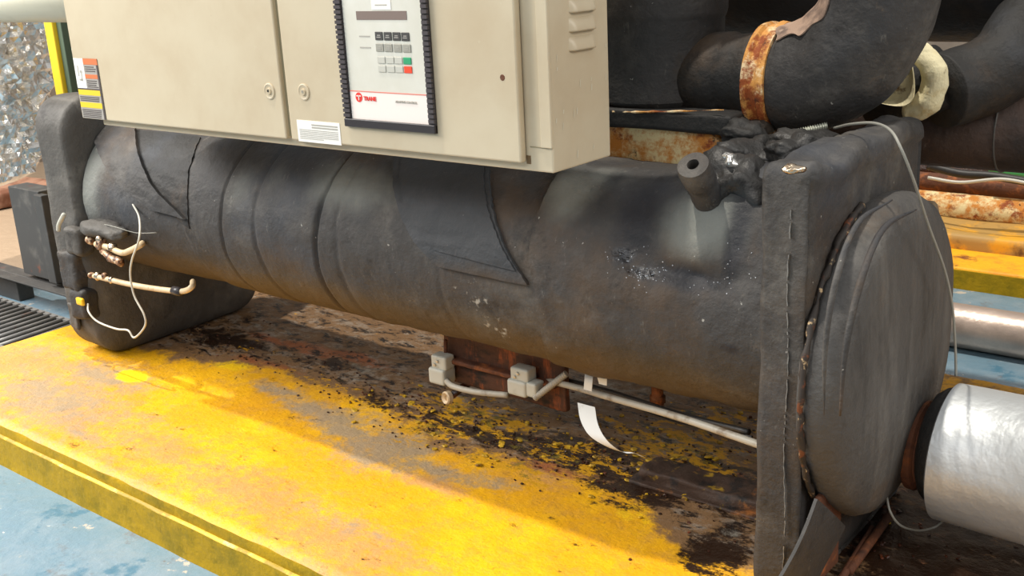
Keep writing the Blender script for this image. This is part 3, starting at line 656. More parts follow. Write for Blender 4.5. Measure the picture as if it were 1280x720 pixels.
# keypad
kx0, kx1, kz0 = Kd(431, 120)[0], Kd(545, 130)[0], Kd(490, 162)[2]
ix0, ix1, iz0 = Kd(441, 130)[0], Kd(537, 140)[0], Kd(490, 150)[2]
kzt = 1.40
key = bmesh.new()
add_box(key, (kx0, YD-.010, kz0), (kx1, YD, kz0+.020), .002); add_box(key, (kx0, YD-.006, kz0), (ix0, YD, kzt), .001)
add_box(key, (ix1, YD-.006, kz0), (kx1, YD, kzt), .001); add_box(key, (kx0, YD-.010, kzt-.02), (kx1, YD, kzt), .002)
bez = bm_obj('keypad_bezel', key, m_blackp, d2)
ribs = bmesh.new(); z = kz0+.024
while z < kzt-.022:
    for (a, b) in ((kx0, ix0-.003), (ix1+.003, kx1)): add_box(ribs, (a+.001, YD-.011, z), (b, YD-.005, z+.0075))
    z += .0115
bm_obj('bezel_ribs', ribs, flat('rib_edge', '#4a4446', .35), d2)['kind'] = 'stuff'
face = box('keypad_face', (ix0, YD-.005, kz0+.012), (ix1, YD, kzt-.018), m_panelw, d2); face['label'] = 'pale keypad panel with display and coloured keys'
ZF2 = Kd(490, 116)[2]; YK = YD-.005
def Kk(px, py): return at('y', YK, px, py)
box('lower_face', (ix0, YK-.0004, iz0-.004), (ix1, YK+.001, ZF2), m_panelp, d2)
box('red_rule', (ix0, YK-.0008, ZF2-.001), (ix1, YK+.001, ZF2+.0012), m_redl, d2)
a, b = Kk(445, 14), Kk(509, 26); box('display', (a[0], YK-.0008, b[2]+.002), (b[0], YK+.001, a[2]), m_lcd, d2)
a, b = Kk(464, 2), Kk(489, 12); box('name_sticker', (a[0], YK-.001, b[2]), (b[0], YK+.001, a[2]+.003), m_white, d2)
bm = bmesh.new(); add_box(bm, (a[0]+.012, YK-.0013, b[2]+.009), (b[0]-.012, YK-.0009, b[2]+.0115)); bm_obj('sticker_print', bm, m_greyp, d2)
r1, r2, r3, r4 = [(474, 45), (485, 45.3), (496, 45.6), (507, 46)], [(475, 59.5), (486, 59.8), (497.5, 60.2), (509, 60.6)], [(477, 75), (488, 75.3), (498.5, 75.6), (509.5, 76.2)], [(478, 86), (489, 86.3), (499.5, 86.7), (510.5, 87.2)]
kid = 0
for row, hh, mm in ((r1, .0095, m_key_d), (r2, .009, m_key_g), (r3, .0078, m_key_l), (r4, .0078, m_key_l)):
    for i, (px, py) in enumerate(row):
        c = Kk(px, py); m_ = mm
        if row is r3 and i == 3: m_ = m_key_gr
        if row is r4 and i == 3: m_ = m_key_r
        kk = box('key', (c[0]-.0125, YK-.0018, c[2]-hh), (c[0]+.0125, YK, c[2]+hh), m_, d2, .001, 1)
        if m_ is m_key_gr: kk['label'] = 'green key'
        if m_ is m_key_r: kk['label'] = 'red key'
        if mm in (m_key_d, m_key_g):
            bm = bmesh.new()
            for q in range(2): add_box(bm, (c[0]-.007+q*.002, YK-.0023, c[2]-.0035+q*.0042), (c[0]+.006-q*.001, YK-.0017, c[2]-.0015+q*.0042))
            bm_obj('key_print', bm, m_gprint if mm is m_key_d else m_greyp, d2)
for (px, py) in ((449, 45), (450, 59)):
    a = Kk(px, py); box('row_caption', (a[0], YK-.0005, a[2]-.002), (a[0]+.036, YK+.0005, a[2]+.001), m_greyp, d2)
c = Kk(449, 121.5); lathe('logo_disc', (c[0], YK+.001, c[2]), (0, -1, 0), [(0, .0115), (.002, .0115), (.0021, .0005)], m_red, d2, seg=24, smooth=False)
bm = bmesh.new(); add_box(bm, (c[0]-.0075, YK-.0019, c[2]+.002), (c[0]+.0075, YK-.0011, c[2]+.0045)); add_box(bm, (c[0]-.0012, YK-.0019, c[2]-.007), (c[0]+.0012, YK-.0011, c[2]+.004)); bm_obj('logo_mark', bm, m_white, d2)
c = Kk(455, 125.2); text('brand_lettering', 'TRANE', (c[0]+.001, YK-.0012, c[2]), .0095, m_red, d2, bold=.0006)
c = Kk(496, 129.5); text('caption_lettering', 'ADAPTIVE CONTROL', (c[0]-.003, YK-.0012, c[2]+.002), .0052, m_greyp, d2, bold=.0002)

# stickers
s0, s1 = Kd(92, 73), Kd(131, 148)
sx0, sx1, sz0, sz1 = xl-.006, Kd(126, 110)[0]+.004, Kd(118, 149)[2]+.002, Kd(105, 73)[2]
WS = sx1-sx0; HS = sz1-sz0
stk = box('warning_sticker', (sx0, YD-.001, sz0), (sx1, YD+.001, sz1), m_gprint, d1)
def sp(name, u0, u1, v0, v1, m, dy=.0016):
    return box(name, (sx0+u0*WS, YD-dy, sz1-v1*HS), (sx0+u1*WS, YD, sz1-v0*HS), m, d1)
sp('pictogram_panel', 0, .40, 0, .50, m_white); sp('warning_heading', .40, 1, 0, .10, m_orange); sp('warning_heading', .40, 1, .26, .33, m_orange)
sp('caution_heading', 0, 1, .52, .61, m_yel); sp('caution_heading', 0, 1, .73, .82, m_yel)
sp('dark_rule', 0, 1, .495, .52, m_dprint); sp('dark_edge', .93, 1, .1, 1, m_dprint, .0018)
bm = bmesh.new()
for v in (.13, .165, .20, .36, .395, .43, .46, .635, .665, .695, .85, .88, .91, .94, .97):
    u0 = .44 if v < .5 else .04
    add_box(bm, (sx0+u0*WS, YD-.0019, sz1-(v+.013)*HS), (sx0+(.9-.1*((v*37) % 1))*WS, YD-.0005, sz1-v*HS))
bm_obj('sticker_text_lines', bm, m_dprint, d1)['kind'] = 'stuff'
bm = bmesh.new()
for (a, b, c_, d_) in ((.12, .16, .12, .3), (.2, .3, .2, .24), (.24, .28, .24, .38), (.14, .26, .34, .37)): add_box(bm, (sx0+a*WS, YD-.002, sz1-d_*HS), (sx0+b*WS, YD-.001, sz1-c_*HS))
bm_obj('pictogram', bm, m_greyp, d1)
n0, n1 = Kd(371, 150), Kd(427, 180)
nz0 = Kd(400, 179)[2]; nz1 = Kd(400, 152)[2]
box('notice_sticker', (n0[0], YD-.001, nz0), (n1[0], YD+.001, nz1), m_white, d2)
bm = bmesh.new()
for i, v in enumerate((.15, .27, .42, .50, .58, .66, .74, .82)):
    u0, u1 = ((.35, .95) if i < 2 else (.05, .95 if i < 7 else .6)); W_ = n1[0]-n0[0]; H_ = nz1-nz0
    add_box(bm, (n0[0]+u0*W_, YD-.0016, nz1-(v+(.06 if i < 2 else .03))*H_), (n0[0]+u1*W_, YD-.0005, nz1-v*H_))
bm_obj('notice_text_lines', bm, m_greyp, d2)['kind'] = 'stuff'
# brackets that carry the cabinet on the vessel
for x in (-2.9, -2.3, -1.65):
    box('mounting_bracket', (x-.03, YB-.005, zb+.02), (x+.03, YB+.16, zb+.04), m_beige, cab)
    box('bracket_foot', (x-.03, YB+.14, BZ+.27), (x+.03, YB+.16, zb+.03), m_beige, cab)

# cream conduit leaving the cabinet to the left
zc_ = at('y', YC+.12, 60, 28)[2]; cr = .062
cp = thing('cream_conduit', (xl-.9, YC+.12, zc_+cr), 'horizontal cream pipe leaving the cabinet to the left, cut by the top corner', 'pipe')
tube('pipe', [(xl-2.2, YC+.12, zc_+cr), (xl-1, YC+.12, zc_+cr), (xb+.004, YC+.12, zc_+cr)], cr, m_creamp, cp, seg=32)
tube('collar', [(xb-.03, YC+.12, zc_+cr), (xb+.002, YC+.12, zc_+cr)], cr+.006, m_creamp, cp, seg=32)

# ---------------------------------------------------------------- upper suction line and housing
YS = 2.5
def Q(px, py, y=YS): return at('y', y, px, py)
hz = at('y', 2.325, 830, 138)[2]
hous = thing('suction_housing', (-1.6, YS, .95), 'upright black foam-wrapped cylinder just right of the beige cabinet', 'housing')
vc = Q(822, 100)
lathe('insulated_body', (vc[0], YS, hz-.002), (0, 0, 1), [(0, .001), (0, .162), (.012, .172), (.21, .174), (.216, .178), (.23, .182), (.9, .182), (.9, .001)], m_foam, hous, seg=72, amp=.006, ns=5)
lathe('neighbour_lagging', (vc[0]-.9, YS+.1, hz-.01), (0, 0, 1), [(0, .001), (0, .24), (.8, .24), (.8, .001)], m_foamd, hous, seg=48, amp=.006, ns=5)
ringc = Q(973, 100)
slv = tube('reducer_sleeve', [ringc+np.array((-.26, 0, .0)), ringc+np.array((-.17, 0, .0)), ringc+np.array((-.125, 0, .0)), ringc+np.array((-.12, 0, .0)), ringc+np.array((-.07, 0, .0)), ringc+np.array((-.045, 0, .0)), ringc+np.array((-.03, 0, 0))], [.116, .116, .117, .108, .112, .118, .112], m_foamd, hous, seg=48, amp=.004, ns=8)
slv['label'] = 'horizontal foam sleeve running into the coupling'
elb = thing('suction_elbow', tuple(ringc-np.array((0, 0, .13))), 'fat black foam-insulated pipe elbow rising out of the top of the photo', 'pipe')
bp = [ringc+np.array((.02, 0, 0)), Q(1005, 98), Q(1045, 81), Q(1078, 48), Q(1098, 10), Q(1110, -35), Q(1118, -90), Q(1124, -160)]
pp = spline(bp, 8); npp = len(pp)
tube('insulated_pipe', pp, [.130+.004*sm(0, .1, i/npp)-.008*sm(.3, .6, i/npp) for i in range(npp)], m_foam, elb, seg=56, amp=.007, ns=5)['label'] = 'black foam lagging'
def patchpale(u, v):
    i = int(4+u*14); c = pp[min(i, npp-1)]; pts_, fr = frames(pp); t, uu, vv = fr[min(i, npp-1)]
    a = math.radians(60+v*60); d = np.array((0, -math.cos(a), math.sin(a))); d = d-t*(d@t); d /= np.linalg.norm(d)
    return c+d*(.133+.003*N(c+d*.1, 30)), d
PF = frames(pp)[1]
cop = mat('pinkish_glue_residue', rgb('#ac907c'), [dict(col=rgb('#6e5b50'), s=12, lo=.45, hi=.65), dict(col=rgb('#cdb199'), s=25, lo=.6, hi=.75)], rough=.7, bump=((40, .003),))
def patchtop(u, v):
    q = .01+u*.66; f = q*(npp-1); i = min(int(f), npp-2); c = pp[i]*(1-(f-i))+pp[i+1]*(f-i); t = PF[i][0]
    up = np.array((0.0, -.15, 1.0)); up = up-t*(up@t); up /= np.linalg.norm(up); sd = np.cross(t, up)
    wid = .55+.2*N((u*5, 0, 0), 1); a = (v-.5)*2*wid*math.sin(math.pi*min(max(u, .04), .96))**.4+.12
    d = up*math.cos(a)+sd*math.sin(a)
    return c+d*(.1335+.004*N(c+d*.1, 25)-.008*sm(.3, .6, q)), d
sheet('bare_patch', patchtop, 40, 16, .0035, cop, elb)['label'] = 'pinkish bare patch along the inner bend'
# coupling ring, top fitting
def ringlathe(x0, w_, r, m, name, parent, amp=.004):
    return lathe(name, ringc+np.array((x0, 0, 0)), (1, 0, 0), [(0, r-.02), (.002, r), (w_*.25, r+.003), (w_*.35, r-.004), (w_*.6, r-.004), (w_*.7, r+.003), (w_-.002, r), (w_, r-.02)], m, parent, seg=56, amp=amp, ns=12)
ring = thing('grooved_coupling', tuple(ringc-np.array((0, 0, .14))), 'orange rusted coupling ring clamped round the black elbow', 'coupling')
ringlathe(-.035, .062, .139, m_ring, 'clamp_band', ring)
roundbox('clamp_lug', ringc+np.array((-.03, -.04, -.185)), ringc+np.array((.025, .03, -.13)), .012, m_ring, ring, n=8, amp=.005, ns=20)
# saddle under the housing: black slab on a rust-streaked box
sad = thing('support_saddle', (-1.8, 2.55, .8), 'rust-streaked cream support under a black slab, right of the cabinet', 'support')
ZT = at('y', 2.31, 830, 139)[2]; ZM = at('y', 2.31, 830, 164)[2]; xs_ = at('y', 2.33, 897, 150)[0]
roundbox('black_slab', (-2.7, 2.31, ZM), (at('y', 2.31, 912, 150)[0], 2.72, ZT-.002), .01, m_foamd, sad, n=18, amp=.004, ns=8)
roundbox('rusted_box', (-2.65, 2.335, ZM-.16), (xs_, 2.70, ZM+.004), .008, m_rustpale, sad, n=18, amp=.004, ns=9)
tube('glue_bead', spline([at('y', 2.312, 766, 140), at('y', 2.312, 800, 140), at('y', 2.312, 850, 139), at('y', 2.312, 905, 137)], 6), .0022, m_ring, sad, seg=6, amp=.004, ns=60)

# ---------------------------------------------------------------- background pipework, right
cond = thing('condenser_vessel', (-1.5, 3.35, .9), 'huge dark insulated vessel across the top right behind the elbow', 'vessel')
zc3 = at('y', 3.1, 1200, 62)[2]
lathe('insulated_body', (-4.2, 3.35, zc3+.30), (1, 0, 0), [(0, .001), (0, .30), (3.2, .302), (3.6, .30), (3.75, .305), (3.76, .300), (5.5, .30), (5.5, .001)], m_foamd, cond, seg=64, amp=.008, ns=3)
tube('seam', [(-1.5+.1*i, 3.35-.305*math.cos(-.2), zc3+.30+.305*math.sin(-.2)) for i in range(12)], .003, m_foamg, cond, seg=6)
low = thing('brown_header_pipe', (-.9, 3.0, .75), 'brownish grimed insulated pipe below the dark vessel at right', 'pipe')
z1, z0 = at('y', 3.0, 1220, 118)[2], at('y', 3.0, 1220, 206)[2]
tube('pipe', [(-3.5, 3.05, (z0+z1)/2), (-1.5, 3.05, (z0+z1)/2), (.8, 3.05, (z0+z1)/2)], (z1-z0)/2+.02, m_brownpipe, low, seg=40, amp=.005, ns=5)
tube('weld_band', [(-.80, 3.05, (z0+z1)/2), (-.796, 3.05, (z0+z1)/2)], (z1-z0)/2+.024, m_foamg, low, seg=40)
k0, k1 = at('y', 2.9, 1183, 108), at('y', 2.9, 1252, 82)
be = thing('black_branch_pipe', tuple(k0-np.array((0, 0, .1))), 'short black insulated branch pipe beside the torn cream elbow', 'pipe')
tube('pipe', spline([at('y', 2.85, 1175, 112), at('y', 2.9, 1200, 105), at('y', 2.95, 1235, 92), at('y', 3.0, 1265, 70), at('y', 3.1, 1290, 30)], 8), .098, m_foamd, be, seg=36, amp=.006, ns=6)
ce = thing('torn_cream_elbow', tuple(at('y', 2.78, 1140, 150)), 'torn cream foam elbow cover behind the near plate', 'pipe cover')
def arc(c, a0, a1, r, n, y): return [at('y', y, c[0]+r[0]*math.cos(math.radians(a0+(a1-a0)*i/n)), c[1]-r[1]*math.sin(math.radians(a0+(a1-a0)*i/n))) for i in range(n+1)]
ap = arc((1124, 98), 62, -80, (44, 44), 24, 2.75)
tube('outer_shell', ap, [.014+.020*math.sin(math.pi*(i+1)/27)**.7 for i in range(25)], m_creamf, ce, seg=18, amp=.012, ns=16)
def half(u, v):
    a = math.radians(62-160*u); c0 = np.array((1108, 96.0)); q0 = c0+np.array((-14, 30))*0
    A_ = np.array((1140, 76.0))*(1-u)+np.array((1092, 126.0))*u
    B_ = A_+np.array((12, 14))*math.sin(math.pi*u)*1.9
    p = A_*(1-v)+B_*v
    return at('y', 2.72+.02*math.sin(math.pi*v), p[0], p[1]), np.array((.2, -.95, .1))
sheet('inner_shell', half, 16, 8, .02, m_creamf, ce)
tube('pipe_core', [at('y', 2.86, 1090, 130), at('y', 2.86, 1180, 95)], .085, m_foamd, ce, seg=24)
# beige flange strip behind the near plate
fp = at('x', -.95, 1177, 290)
roundbox('rear_flange', (-1.0, 2.5, .25), (-.95, fp[1], fp[2]+.10), (.01, .06, .08), mat('pale_flange', rgb('#a8957c'), [dict(col=rgb('#6d4d38'), s=12, lo=.5, hi=.7)], rough=.6), evap, n=12)['label'] = 'pale beige edge showing behind the near plate'

# ---------------------------------------------------------------- aluminium-clad water pipe, near right
AY, AZ = 2.42, .222
alu = thing('aluminium_clad_pipe', (-.2, AY, .15), 'silver aluminium-clad water pipe leaving the round cover at lower right', 'pipe')
lathe('cladding', (-.70, AY, AZ), (1, 0, 0), [(0, .120), (-.004, .156), (0, .163), (.05, .164), (.20, .164), (.204, .167), (.35, .167), (.9, .166), (1.6, .166), (1.6, .001)], m_alu, alu, seg=72, amp=.004, ns=5)
lathe('rusty_nozzle', (-.80, AY, AZ), (1, 0, 0), [(0, .098), (.02, .098), (.024, .108), (.045, .11), (.05, .10), (.07, .10), (.075, .112), (.09, .112), (.095, .10), (.3, .10), (.3, .001)], m_rust, alu, seg=48, amp=.005, ns=14)
lathe('torn_wrapping', (-.745, AY, AZ+.012), (1, 0, 0), [(0, .104), (.01, .125), (.03, .140), (.05, .150), (.055, .140), (.03, .11)], m_wet, alu, seg=60, amp=.016, ns=14)
for (a_, b_) in (((-.35), .1675),):
    tube('cladding_seam', [(a_+.002*k, AY, AZ) for k in range(2)], b_, m_alu, alu, seg=60, cap=False)
# pipe support rail on the floor below
rl = tag(tube('rusty_rod', [at('z', .03, 1115, 640), at('z', .012, 1060, 715)], .011, m_rust, None, seg=10, amp=.003, ns=30), 'rusty rod lying slanted on the dark plinth below the round cover', 'rod')
rl = tag(tube('rusty_rod', [at('z', .02, 1090, 660), at('z', .01, 1045, 735)], .008, m_rust, None, seg=10, amp=.003, ns=30), 'thinner rusty rod beside the other on the dark plinth', 'rod')

# ---------------------------------------------------------------- under the barrel
YU = 2.30
def D(px, py, y=YU): return at('y', y, px, py)
m_rusts = mat('streaked_rust', rgb('#50301f'), [dict(col=rgb('#a4562a'), s=20, lo=.5, hi=.68, sx=(1, 1, .25), rr=.7), dict(col=rgb('#211712'), s=14, lo=.53, hi=.68, sx=(.5, 1, 1)), dict(col=rgb('#77706a'), s=9, lo=.6, hi=.7, k=.6, sx=(.3, 1, 1.6))], rough=.7, bump=((40, .004),))
sump = thing('rusty_sump_bracket', tuple(D(620, 500)), 'rusty flanged bracket under the vessel between two grey junction boxes', 'bracket')
q = [D(556, 432), D(700, 455), D(690, 505), D(640, 503), D(560, 478)]
roundbox('plate', (D(556, 450)[0], YU, D(600, 487)[2]), (D(706, 470)[0], YU+.025, .42), .008, m_rusts, sump, n=14, amp=.003, ns=14)
roundbox('lip', (D(556, 450)[0]-.01, YU-.03, D(600, 457)[2]-.004), (D(700, 470)[0], YU+.03, D(600, 457)[2]+.01), .005, m_rust, sump, n=12, amp=.003, ns=14)
lathe('curved_flange', (D(680, 490)[0], YU+.01, D(680, 478)[2]), (0, 1, 0), [(0, .001), (0, .062), (.03, .062), (.03, .001)], m_rust, sump, seg=36, amp=.003, ns=14)
tube('bolt', [D(557, 445, YU-.02), D(557, 425, YU-.02)], .006, m_rust, sump, seg=8)
def jbox(px0, py0, px1, py1, label, extra=False):
    y = YU-.06; a, b = D(px0, py0, y), D(px1, py1, y); zt_ = a[2]; zb_ = b[2]; xm = (a[0]+b[0])/2; hw = (b[0]-a[0])/2
    t = thing('junction_box', (xm, y+.02, zb_), label, 'electrical box', 'grey electrical boxes under the vessel')
    zm = zb_+(zt_-zb_)*.52
    roundbox('box_body', (xm-hw-.006, y-.008, zb_), (xm+hw-.002, y+.05, zm+.004), .008, m_jbox, t, n=10)
    roundbox('box_lid', (xm-hw+.002, y, zm), (xm+hw+.002, y+.045, zt_), .007, m_jbox, t, n=10)
    for k in range(2):
        c = np.array((xm-hw*.35+k*.012, y-.002, zm+(zt_-zm)*(.35+.3*k))); lathe('screw', c, (0, -1, 0), [(0, .005), (.003, .0045), (.004, .0005)], m_chrome, t, seg=12)
    if extra: roundbox('side_entry', (xm+hw-.004, y-.004, zb_+.006), (xm+hw+.032, y+.04, zb_+.05), .006, m_jbox, t, n=8)
    return t
jbox(537, 443, 558, 483, 'grey junction box at the left end of the rusty bracket')
jbox(636, 458, 660, 498, 'grey junction box in the middle of the rusty bracket, with a side entry', True)
wire('flexible_conduit', [(557, 475, 2.25), (567, 483, 2.22), (595, 490, 2.22), (635, 494, 2.24)], .0095, m_conduit, 'bent grey conduit joining the two junction boxes', 'conduit')
a, b = D(668, 498, 2.24), D(708, 467, 2.28); n = 50
tag(tube('corrugated_conduit', [a+(b-a)*i/n for i in range(n+1)], [.0105 if i % 3 else .0085 for i in range(n+1)], m_conduit, None, seg=10), 'short ribbed grey conduit rising from the middle junction box', 'conduit')
wire('long_conduit', [(676, 474, 2.32), (715, 483, 2.26), (770, 499, 2.2), (850, 522, 2.12), (935, 551, 2.04), (958, 559, 2.02)], .0095, m_conduit, 'long straight grey conduit running right under the vessel', 'conduit')
wire('dark_hose', [(708, 475, 2.34), (770, 492, 2.28), (850, 518, 2.2), (936, 540, 2.12)], .008, m_cabled, 'thin dark hose behind the long grey conduit', 'hose')
wire('thin_wire', [(730, 479, 2.33), (790, 508, 2.27), (860, 532, 2.2), (940, 546, 2.1)], .003, m_cabled, 'thin dark wire under the vessel beside the conduit')
# knob
c = D(556, 497, 2.24); kn = thing('round_knob', (c[0], c[1], c[2]-.02), 'small pale ring-shaped cap below the left junction box', 'cap')
lathe('ring', (c[0]+.01, c[1]+.01, c[2]), (-.2, -1, .1), [(0, .001), (0, .021), (.014, .021), (.018, .017), (.012, .010), (.006, .009), (.006, .0005)], m_ivory, kn, seg=24)
tube('stem', [(c[0]+.01, c[1]+.01, c[2]), (c[0]+.03, c[1]+.10, c[2]+.03)], .012, m_rustwet, kn, seg=12)
# tapes
def ribbon(name, pxs, wdt, label, y=2.2, wd_dir=(1, 0, 0)):
    pts = spline([at('y', q[2] if len(q) > 2 else y, q[0], q[1]) for q in pxs], 6); wd_dir = np.array(wd_dir, float)
    n = len(pts)-1
    def fn(u, v):
        f = u*n; i = min(int(f), n-1); p = pts[i]*(1-(f-i))+pts[i+1]*(f-i); ww = wdt(u) if callable(wdt) else wdt
        return p+wd_dir*(v-.5)*ww, np.array((0, -.95, .3))
    return tag(sheet(name, fn, n, 3, .0018, m_tape, None), label, 'tape')
ribbon('tape_strip', [(737, 462, 2.21), (736, 475, 2.19), (735, 488, 2.19)], .026, 'short upright white tape strip hanging from the vessel')
ribbon('tape_strip', [(746, 462, 2.2), (752, 470, 2.17), (754, 481, 2.17)], lambda u: .042-.018*u, 'torn flared white tape end beside the short upright strip')
ribbon('tape_strip', [(733, 506, 2.19), (737, 528, 2.16), (747, 546, 2.14), (762, 558, 2.14), (778, 565, 2.15), (792, 566, 2.155), (804, 571, 2.16)], lambda u: .046*(1-sm(.3, .85, u))+.011+.004*math.sin(u*40)*sm(.7, .9, u), 'long curling white tape tail trailing onto the dirty plinth')
m_railr = mat('dark_caked_rust', rgb('#3f2c20'), [dict(col=rgb('#a8692f'), s=10, lo=.55, hi=.7), dict(col=rgb('#b08a1e'), s=17, lo=.58, hi=.68, o=9), dict(col=rgb('#1a1310'), s=14, lo=.52, hi=.66, o=4)], rough=.7, bump=((40, .005),))
# posts and beams under the vessel
ps = thing('rusty_support_stub', tuple(at('z', 0, 815, 560)), 'short rusty stub hanging below the vessel near the right end', 'stub')
tube('stub_pipe', [D(822, 478, 2.27), D(822, 512, 2.27)], .016, m_rust, ps, seg=14, amp=.003, ns=20)
tube('stub_nut', [D(822, 494, 2.27), D(822, 503, 2.27)], .021, m_rust, ps, seg=6)
bmx = thing('rusty_skid_rail', (-1.2, 2.5, 0), 'rusty steel skid rail crossing the dirty plinth behind the tape', 'rail')
a, b = at('z', .06, 805, 572), at('z', .06, 950, 600)
roundbox('rail', (a[0], a[1]-.03, .0), (XR+.05, a[1]+.07, .042), .01, m_railr, bmx, n=24, amp=.014, ns=14)
a2 = at('z', .05, 640, 512)
roundbox('rail_flange', (a[0]-.02, a[1]-.05, .0), (XR+.05, a[1]+.09, .010), .003, m_railr, bmx, n=20, amp=.006, ns=12)
tag(roundbox('concrete_packing', (-2.05, 2.95, .0), (-1.05, 3.2, .14), .02, mat('dirty_concrete', rgb('#958b78'), [dict(col=rgb('#5f563e'), s=9, lo=.45, hi=.7), dict(col=rgb('#b3a893'), s=14, lo=.6, hi=.75)], rough=.85, bump=((30, .006),)), None, n=20, amp=.01, ns=8), 'low block of dirty grey concrete far under the vessel', 'block')
# crumpled plastic scrap under the left end
tag(tube('plastic_scrap', spline([at('z', .012, 225, 408), at('z', .014, 240, 398), at('z', .02, 258, 392), at('z', .012, 280, 388)], 6), .010, m_foamg, None, seg=8, amp=.012, ns=25), 'crumpled grey scrap lying under the far end of the vessel', 'scrap')

# ---------------------------------------------------------------- right background: second plinth with pipe
p2 = thing('rear_plinth', (0, 5.4, ZF), 'second orange-yellow plinth at far right behind the near end plate', 'plinth')
zt2 = at('y', 4.84, 1280, 345)[2]
roundbox('curb', (-2.6, 4.84, ZF), (3, 5.15, zt2), .015, m_plinth2, p2, n=30, amp=.008, ns=5)
box('curb_face', (-2.6, 4.835, ZF), (3, 4.845, zt2-.012), m_plside, p2)
roundbox('upper_slab', (-2.6, 5.13, ZF), (3, 6.6, zt2+.07), .03, mat('tan_stained_concrete', rgb('#b08a4a'), [dict(col=rgb('#e0a020'), s=5, lo=.5, hi=.65), dict(col=rgb('#5a3a22'), s=6, lo=.55, hi=.7)], rough=.6), p2, n=30, amp=.02, ns=5)
z_ = at('y', 5.6, 1230, 236)[2]
tube('rusty_channel', [(-2.6, 5.5, zt2+.11), (3, 5.5, zt2+.11)], .07, m_rustpale, p2, seg=12, amp=.01)
for k, (px, py, m_, r_, nm, lb) in enumerate([(0, 218, m_rustwet, .06, 'rusty_pipe', 'dark rusty pipe lying on the rear plinth under the brown pipe'), (0, 232, m_rust, .05, 'rusty_pipe', 'browner rusty pipe lying in front on the rear plinth')]):
    p = at('y', 5.9-.2*k, 1230, py); tag(tube(nm, [(-2.6, p[1], p[2]), (p[0], p[1], p[2]), (3, p[1], p[2])], r_, m_, None, seg=14, amp=.015, ns=6), lb, 'pipe')
tag(tube('green_hose', spline([at('y', 5.5, 1240, 208), at('y', 5.5, 1255, 214), at('y', 5.5, 1285, 216)], 6), .03, m_green, None, seg=12, amp=.008, ns=18), 'bright green hose end at the right edge under the brown pipe', 'hose')
tag(tube('black_hose', spline([at('y', 5.3, 1160, 207), at('y', 5.3, 1200, 217), at('y', 5.3, 1240, 220), at('y', 5.3, 1290, 228)], 8), .02, m_cabled, None, seg=10), 'black hose lying along the rear plinth below the brown pipe', 'hose')
tag(tube('thin_pale_hose', spline([at('y', 5.2, 1160, 222), at('y', 5.2, 1200, 228), at('y', 5.2, 1250, 224), at('y', 5.2, 1290, 230)], 8), 0.008, m_cablew, None, seg=10), 'pale hose lying along the rear plinth below the black hose', 'hose')
fl = thing('floor_pipe', (0, 4.15, ZF), 'silver clad pipe lying on the blue floor between the two plinths', 'pipe')
lathe('cladding', (-2.4, 4.12, ZF+.085), (1, 0, 0), [(0, .001), (0, .085), (2, .085), (5, .085), (5, .001)], mat('dull_cladding', rgb('#b9a79b'), [dict(col=rgb('#d8c4b6'), s=5, lo=.45, hi=.7)], rough=.4, metal=.5, bump=((8, .006),)), fl, seg=32)

# ---------------------------------------------------------------- left background
fd = thing('foil_duct', (-5.9, 2.75, .29), 'shiny crinkled foil-wrapped duct at the far left edge', 'duct')
random.seed(31); V = []; Fc = []; zz = np.linspace(0, 1.9, 74); na_ = 130
fz, fr_ = [0, .02, .06, .12, .2, .39, .5, .7, .91, 1.3, 1.9], [.001, .10, .20, .24, .26, .32, .36, .42, .46, .47, .47]
for z in zz:
    r0 = np.interp(z, fz, fr_)
    for k in range(na_):
        a = 2*math.pi*(k+.5*(int(z*100) % 2))/na_; q = (math.cos(a)*r0, math.sin(a)*r0, z*2.2)
        rid = abs(N(q, 6, 3))+.6*abs(N(q, 14, 5)); r_ = r0*(1+.0)-.10*(rid-.25)*min(1, r0/.2)+random.uniform(-.004, .004)
        V.append((-5.9+r_*math.cos(a), 2.75+r_*math.sin(a), .29+z))
for i_ in range(len(zz)-1):
    for k in range(na_):
        a, b, c_, d_ = i_*na_+k, i_*na_+(k+1) % na_, (i_+1)*na_+(k+1) % na_, (i_+1)*na_+k
        Fc += [(a, b, c_), (a, c_, d_)] if (k+i_) % 2 else [(a, b, d_), (b, c_, d_)]
mesh_obj('foil_wrap', V, Fc, m_foil, fd, smooth=False)
st_ = thing('steel_stand', (-4.75, 2.45, ZF), 'dark grey steel stand of channel sections behind the far end plate', 'stand')
def Sx(px, py, y=2.45): return at('y', y, px, py)
a, b = Sx(28, 280), Sx(72, 335)
chz = Sx(40, 340)[2]
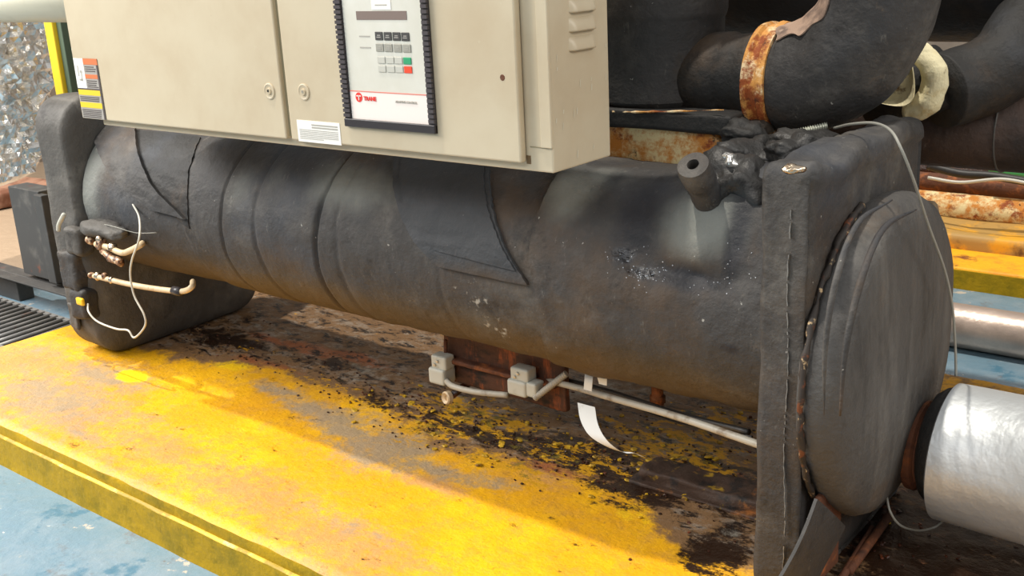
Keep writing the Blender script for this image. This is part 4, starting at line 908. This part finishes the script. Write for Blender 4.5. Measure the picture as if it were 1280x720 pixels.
box('column', (Sx(30, 300)[0], 2.42, chz), (Sx(66, 300)[0], 2.52, .44), m_steel, st_, .004)
box('column_flange', (Sx(66, 300)[0]-.01, 2.40, chz), (Sx(66, 300)[0]+.06, 2.44, .43), m_steel, st_, .004)
zc4 = Sx(20, 345)[2]
box('cross_channel', (-6.2, 2.42, zc4-.02), (-4.25, 2.50, zc4+.025), m_steel, st_, .006)
box('channel_flange', (-6.2, 2.36, zc4+.018), (-4.25, 2.42, zc4+.026), m_steel, st_, .002)
box('leg', (Sx(4, 375)[0], 2.42, ZF), (Sx(32, 375)[0], 2.50, zc4-.018), m_steel, st_, .004)
box('leg', (-6.1, 2.42, ZF), (-5.95, 2.50, zc4-.018), m_steel, st_, .004)
gr = thing('floor_grate', (-4.6, 2.2, ZF), 'steel drain grating on the floor beside the plinth', 'grate')
g0, g1 = -5.6, -4.19
for k in range(24):
    x = g1-.03-k*.058; tube('bar', [(x, 2.00, ZF+.018), (x-.03, 2.36, ZF+.018)], .011, m_grate, gr, seg=6)
for y in (2.0, 2.36): box('edge_bar', (g0, y-.012, ZF+.001), (g1, y+.012, ZF+.024), m_grate, gr)
box('pit_shade', (g0, 2.0, ZF+.0005), (g1, 2.36, ZF+.002), m_dark, gr)  # thin black sheet stands in for the shade under the bars
py_ = thing('yellow_post', (at('y', 2.5, 84, 80)[0], 2.5, ZF), 'narrow yellow-painted post between the foil duct and the cabinet', 'post')
x_ = at('y', 2.61, 78, 80)[0]
box('post', (x_-.05, 2.58, ZF), (x_+.02, 2.64, 2.4), m_ypipe, py_, .006); box('green_edge', (x_+.02, 2.6, ZF), (x_+.06, 2.66, 2.4), m_gpost, py_, .004)
m_brick = mat('faded_rust', rgb('#97705a'), [dict(col=rgb('#6d432e'), s=6, lo=.45, hi=.65)], rough=.8)
rk = at('z', ZF, 5, 232)
tag(roundbox('rusty_skid', (-8.6, 3.3, ZF), (-7.4, 3.9, ZF+.12), .03, m_brick, None, n=10, amp=.02, ns=5), 'rusty low skid on the floor far back at left', 'skid')
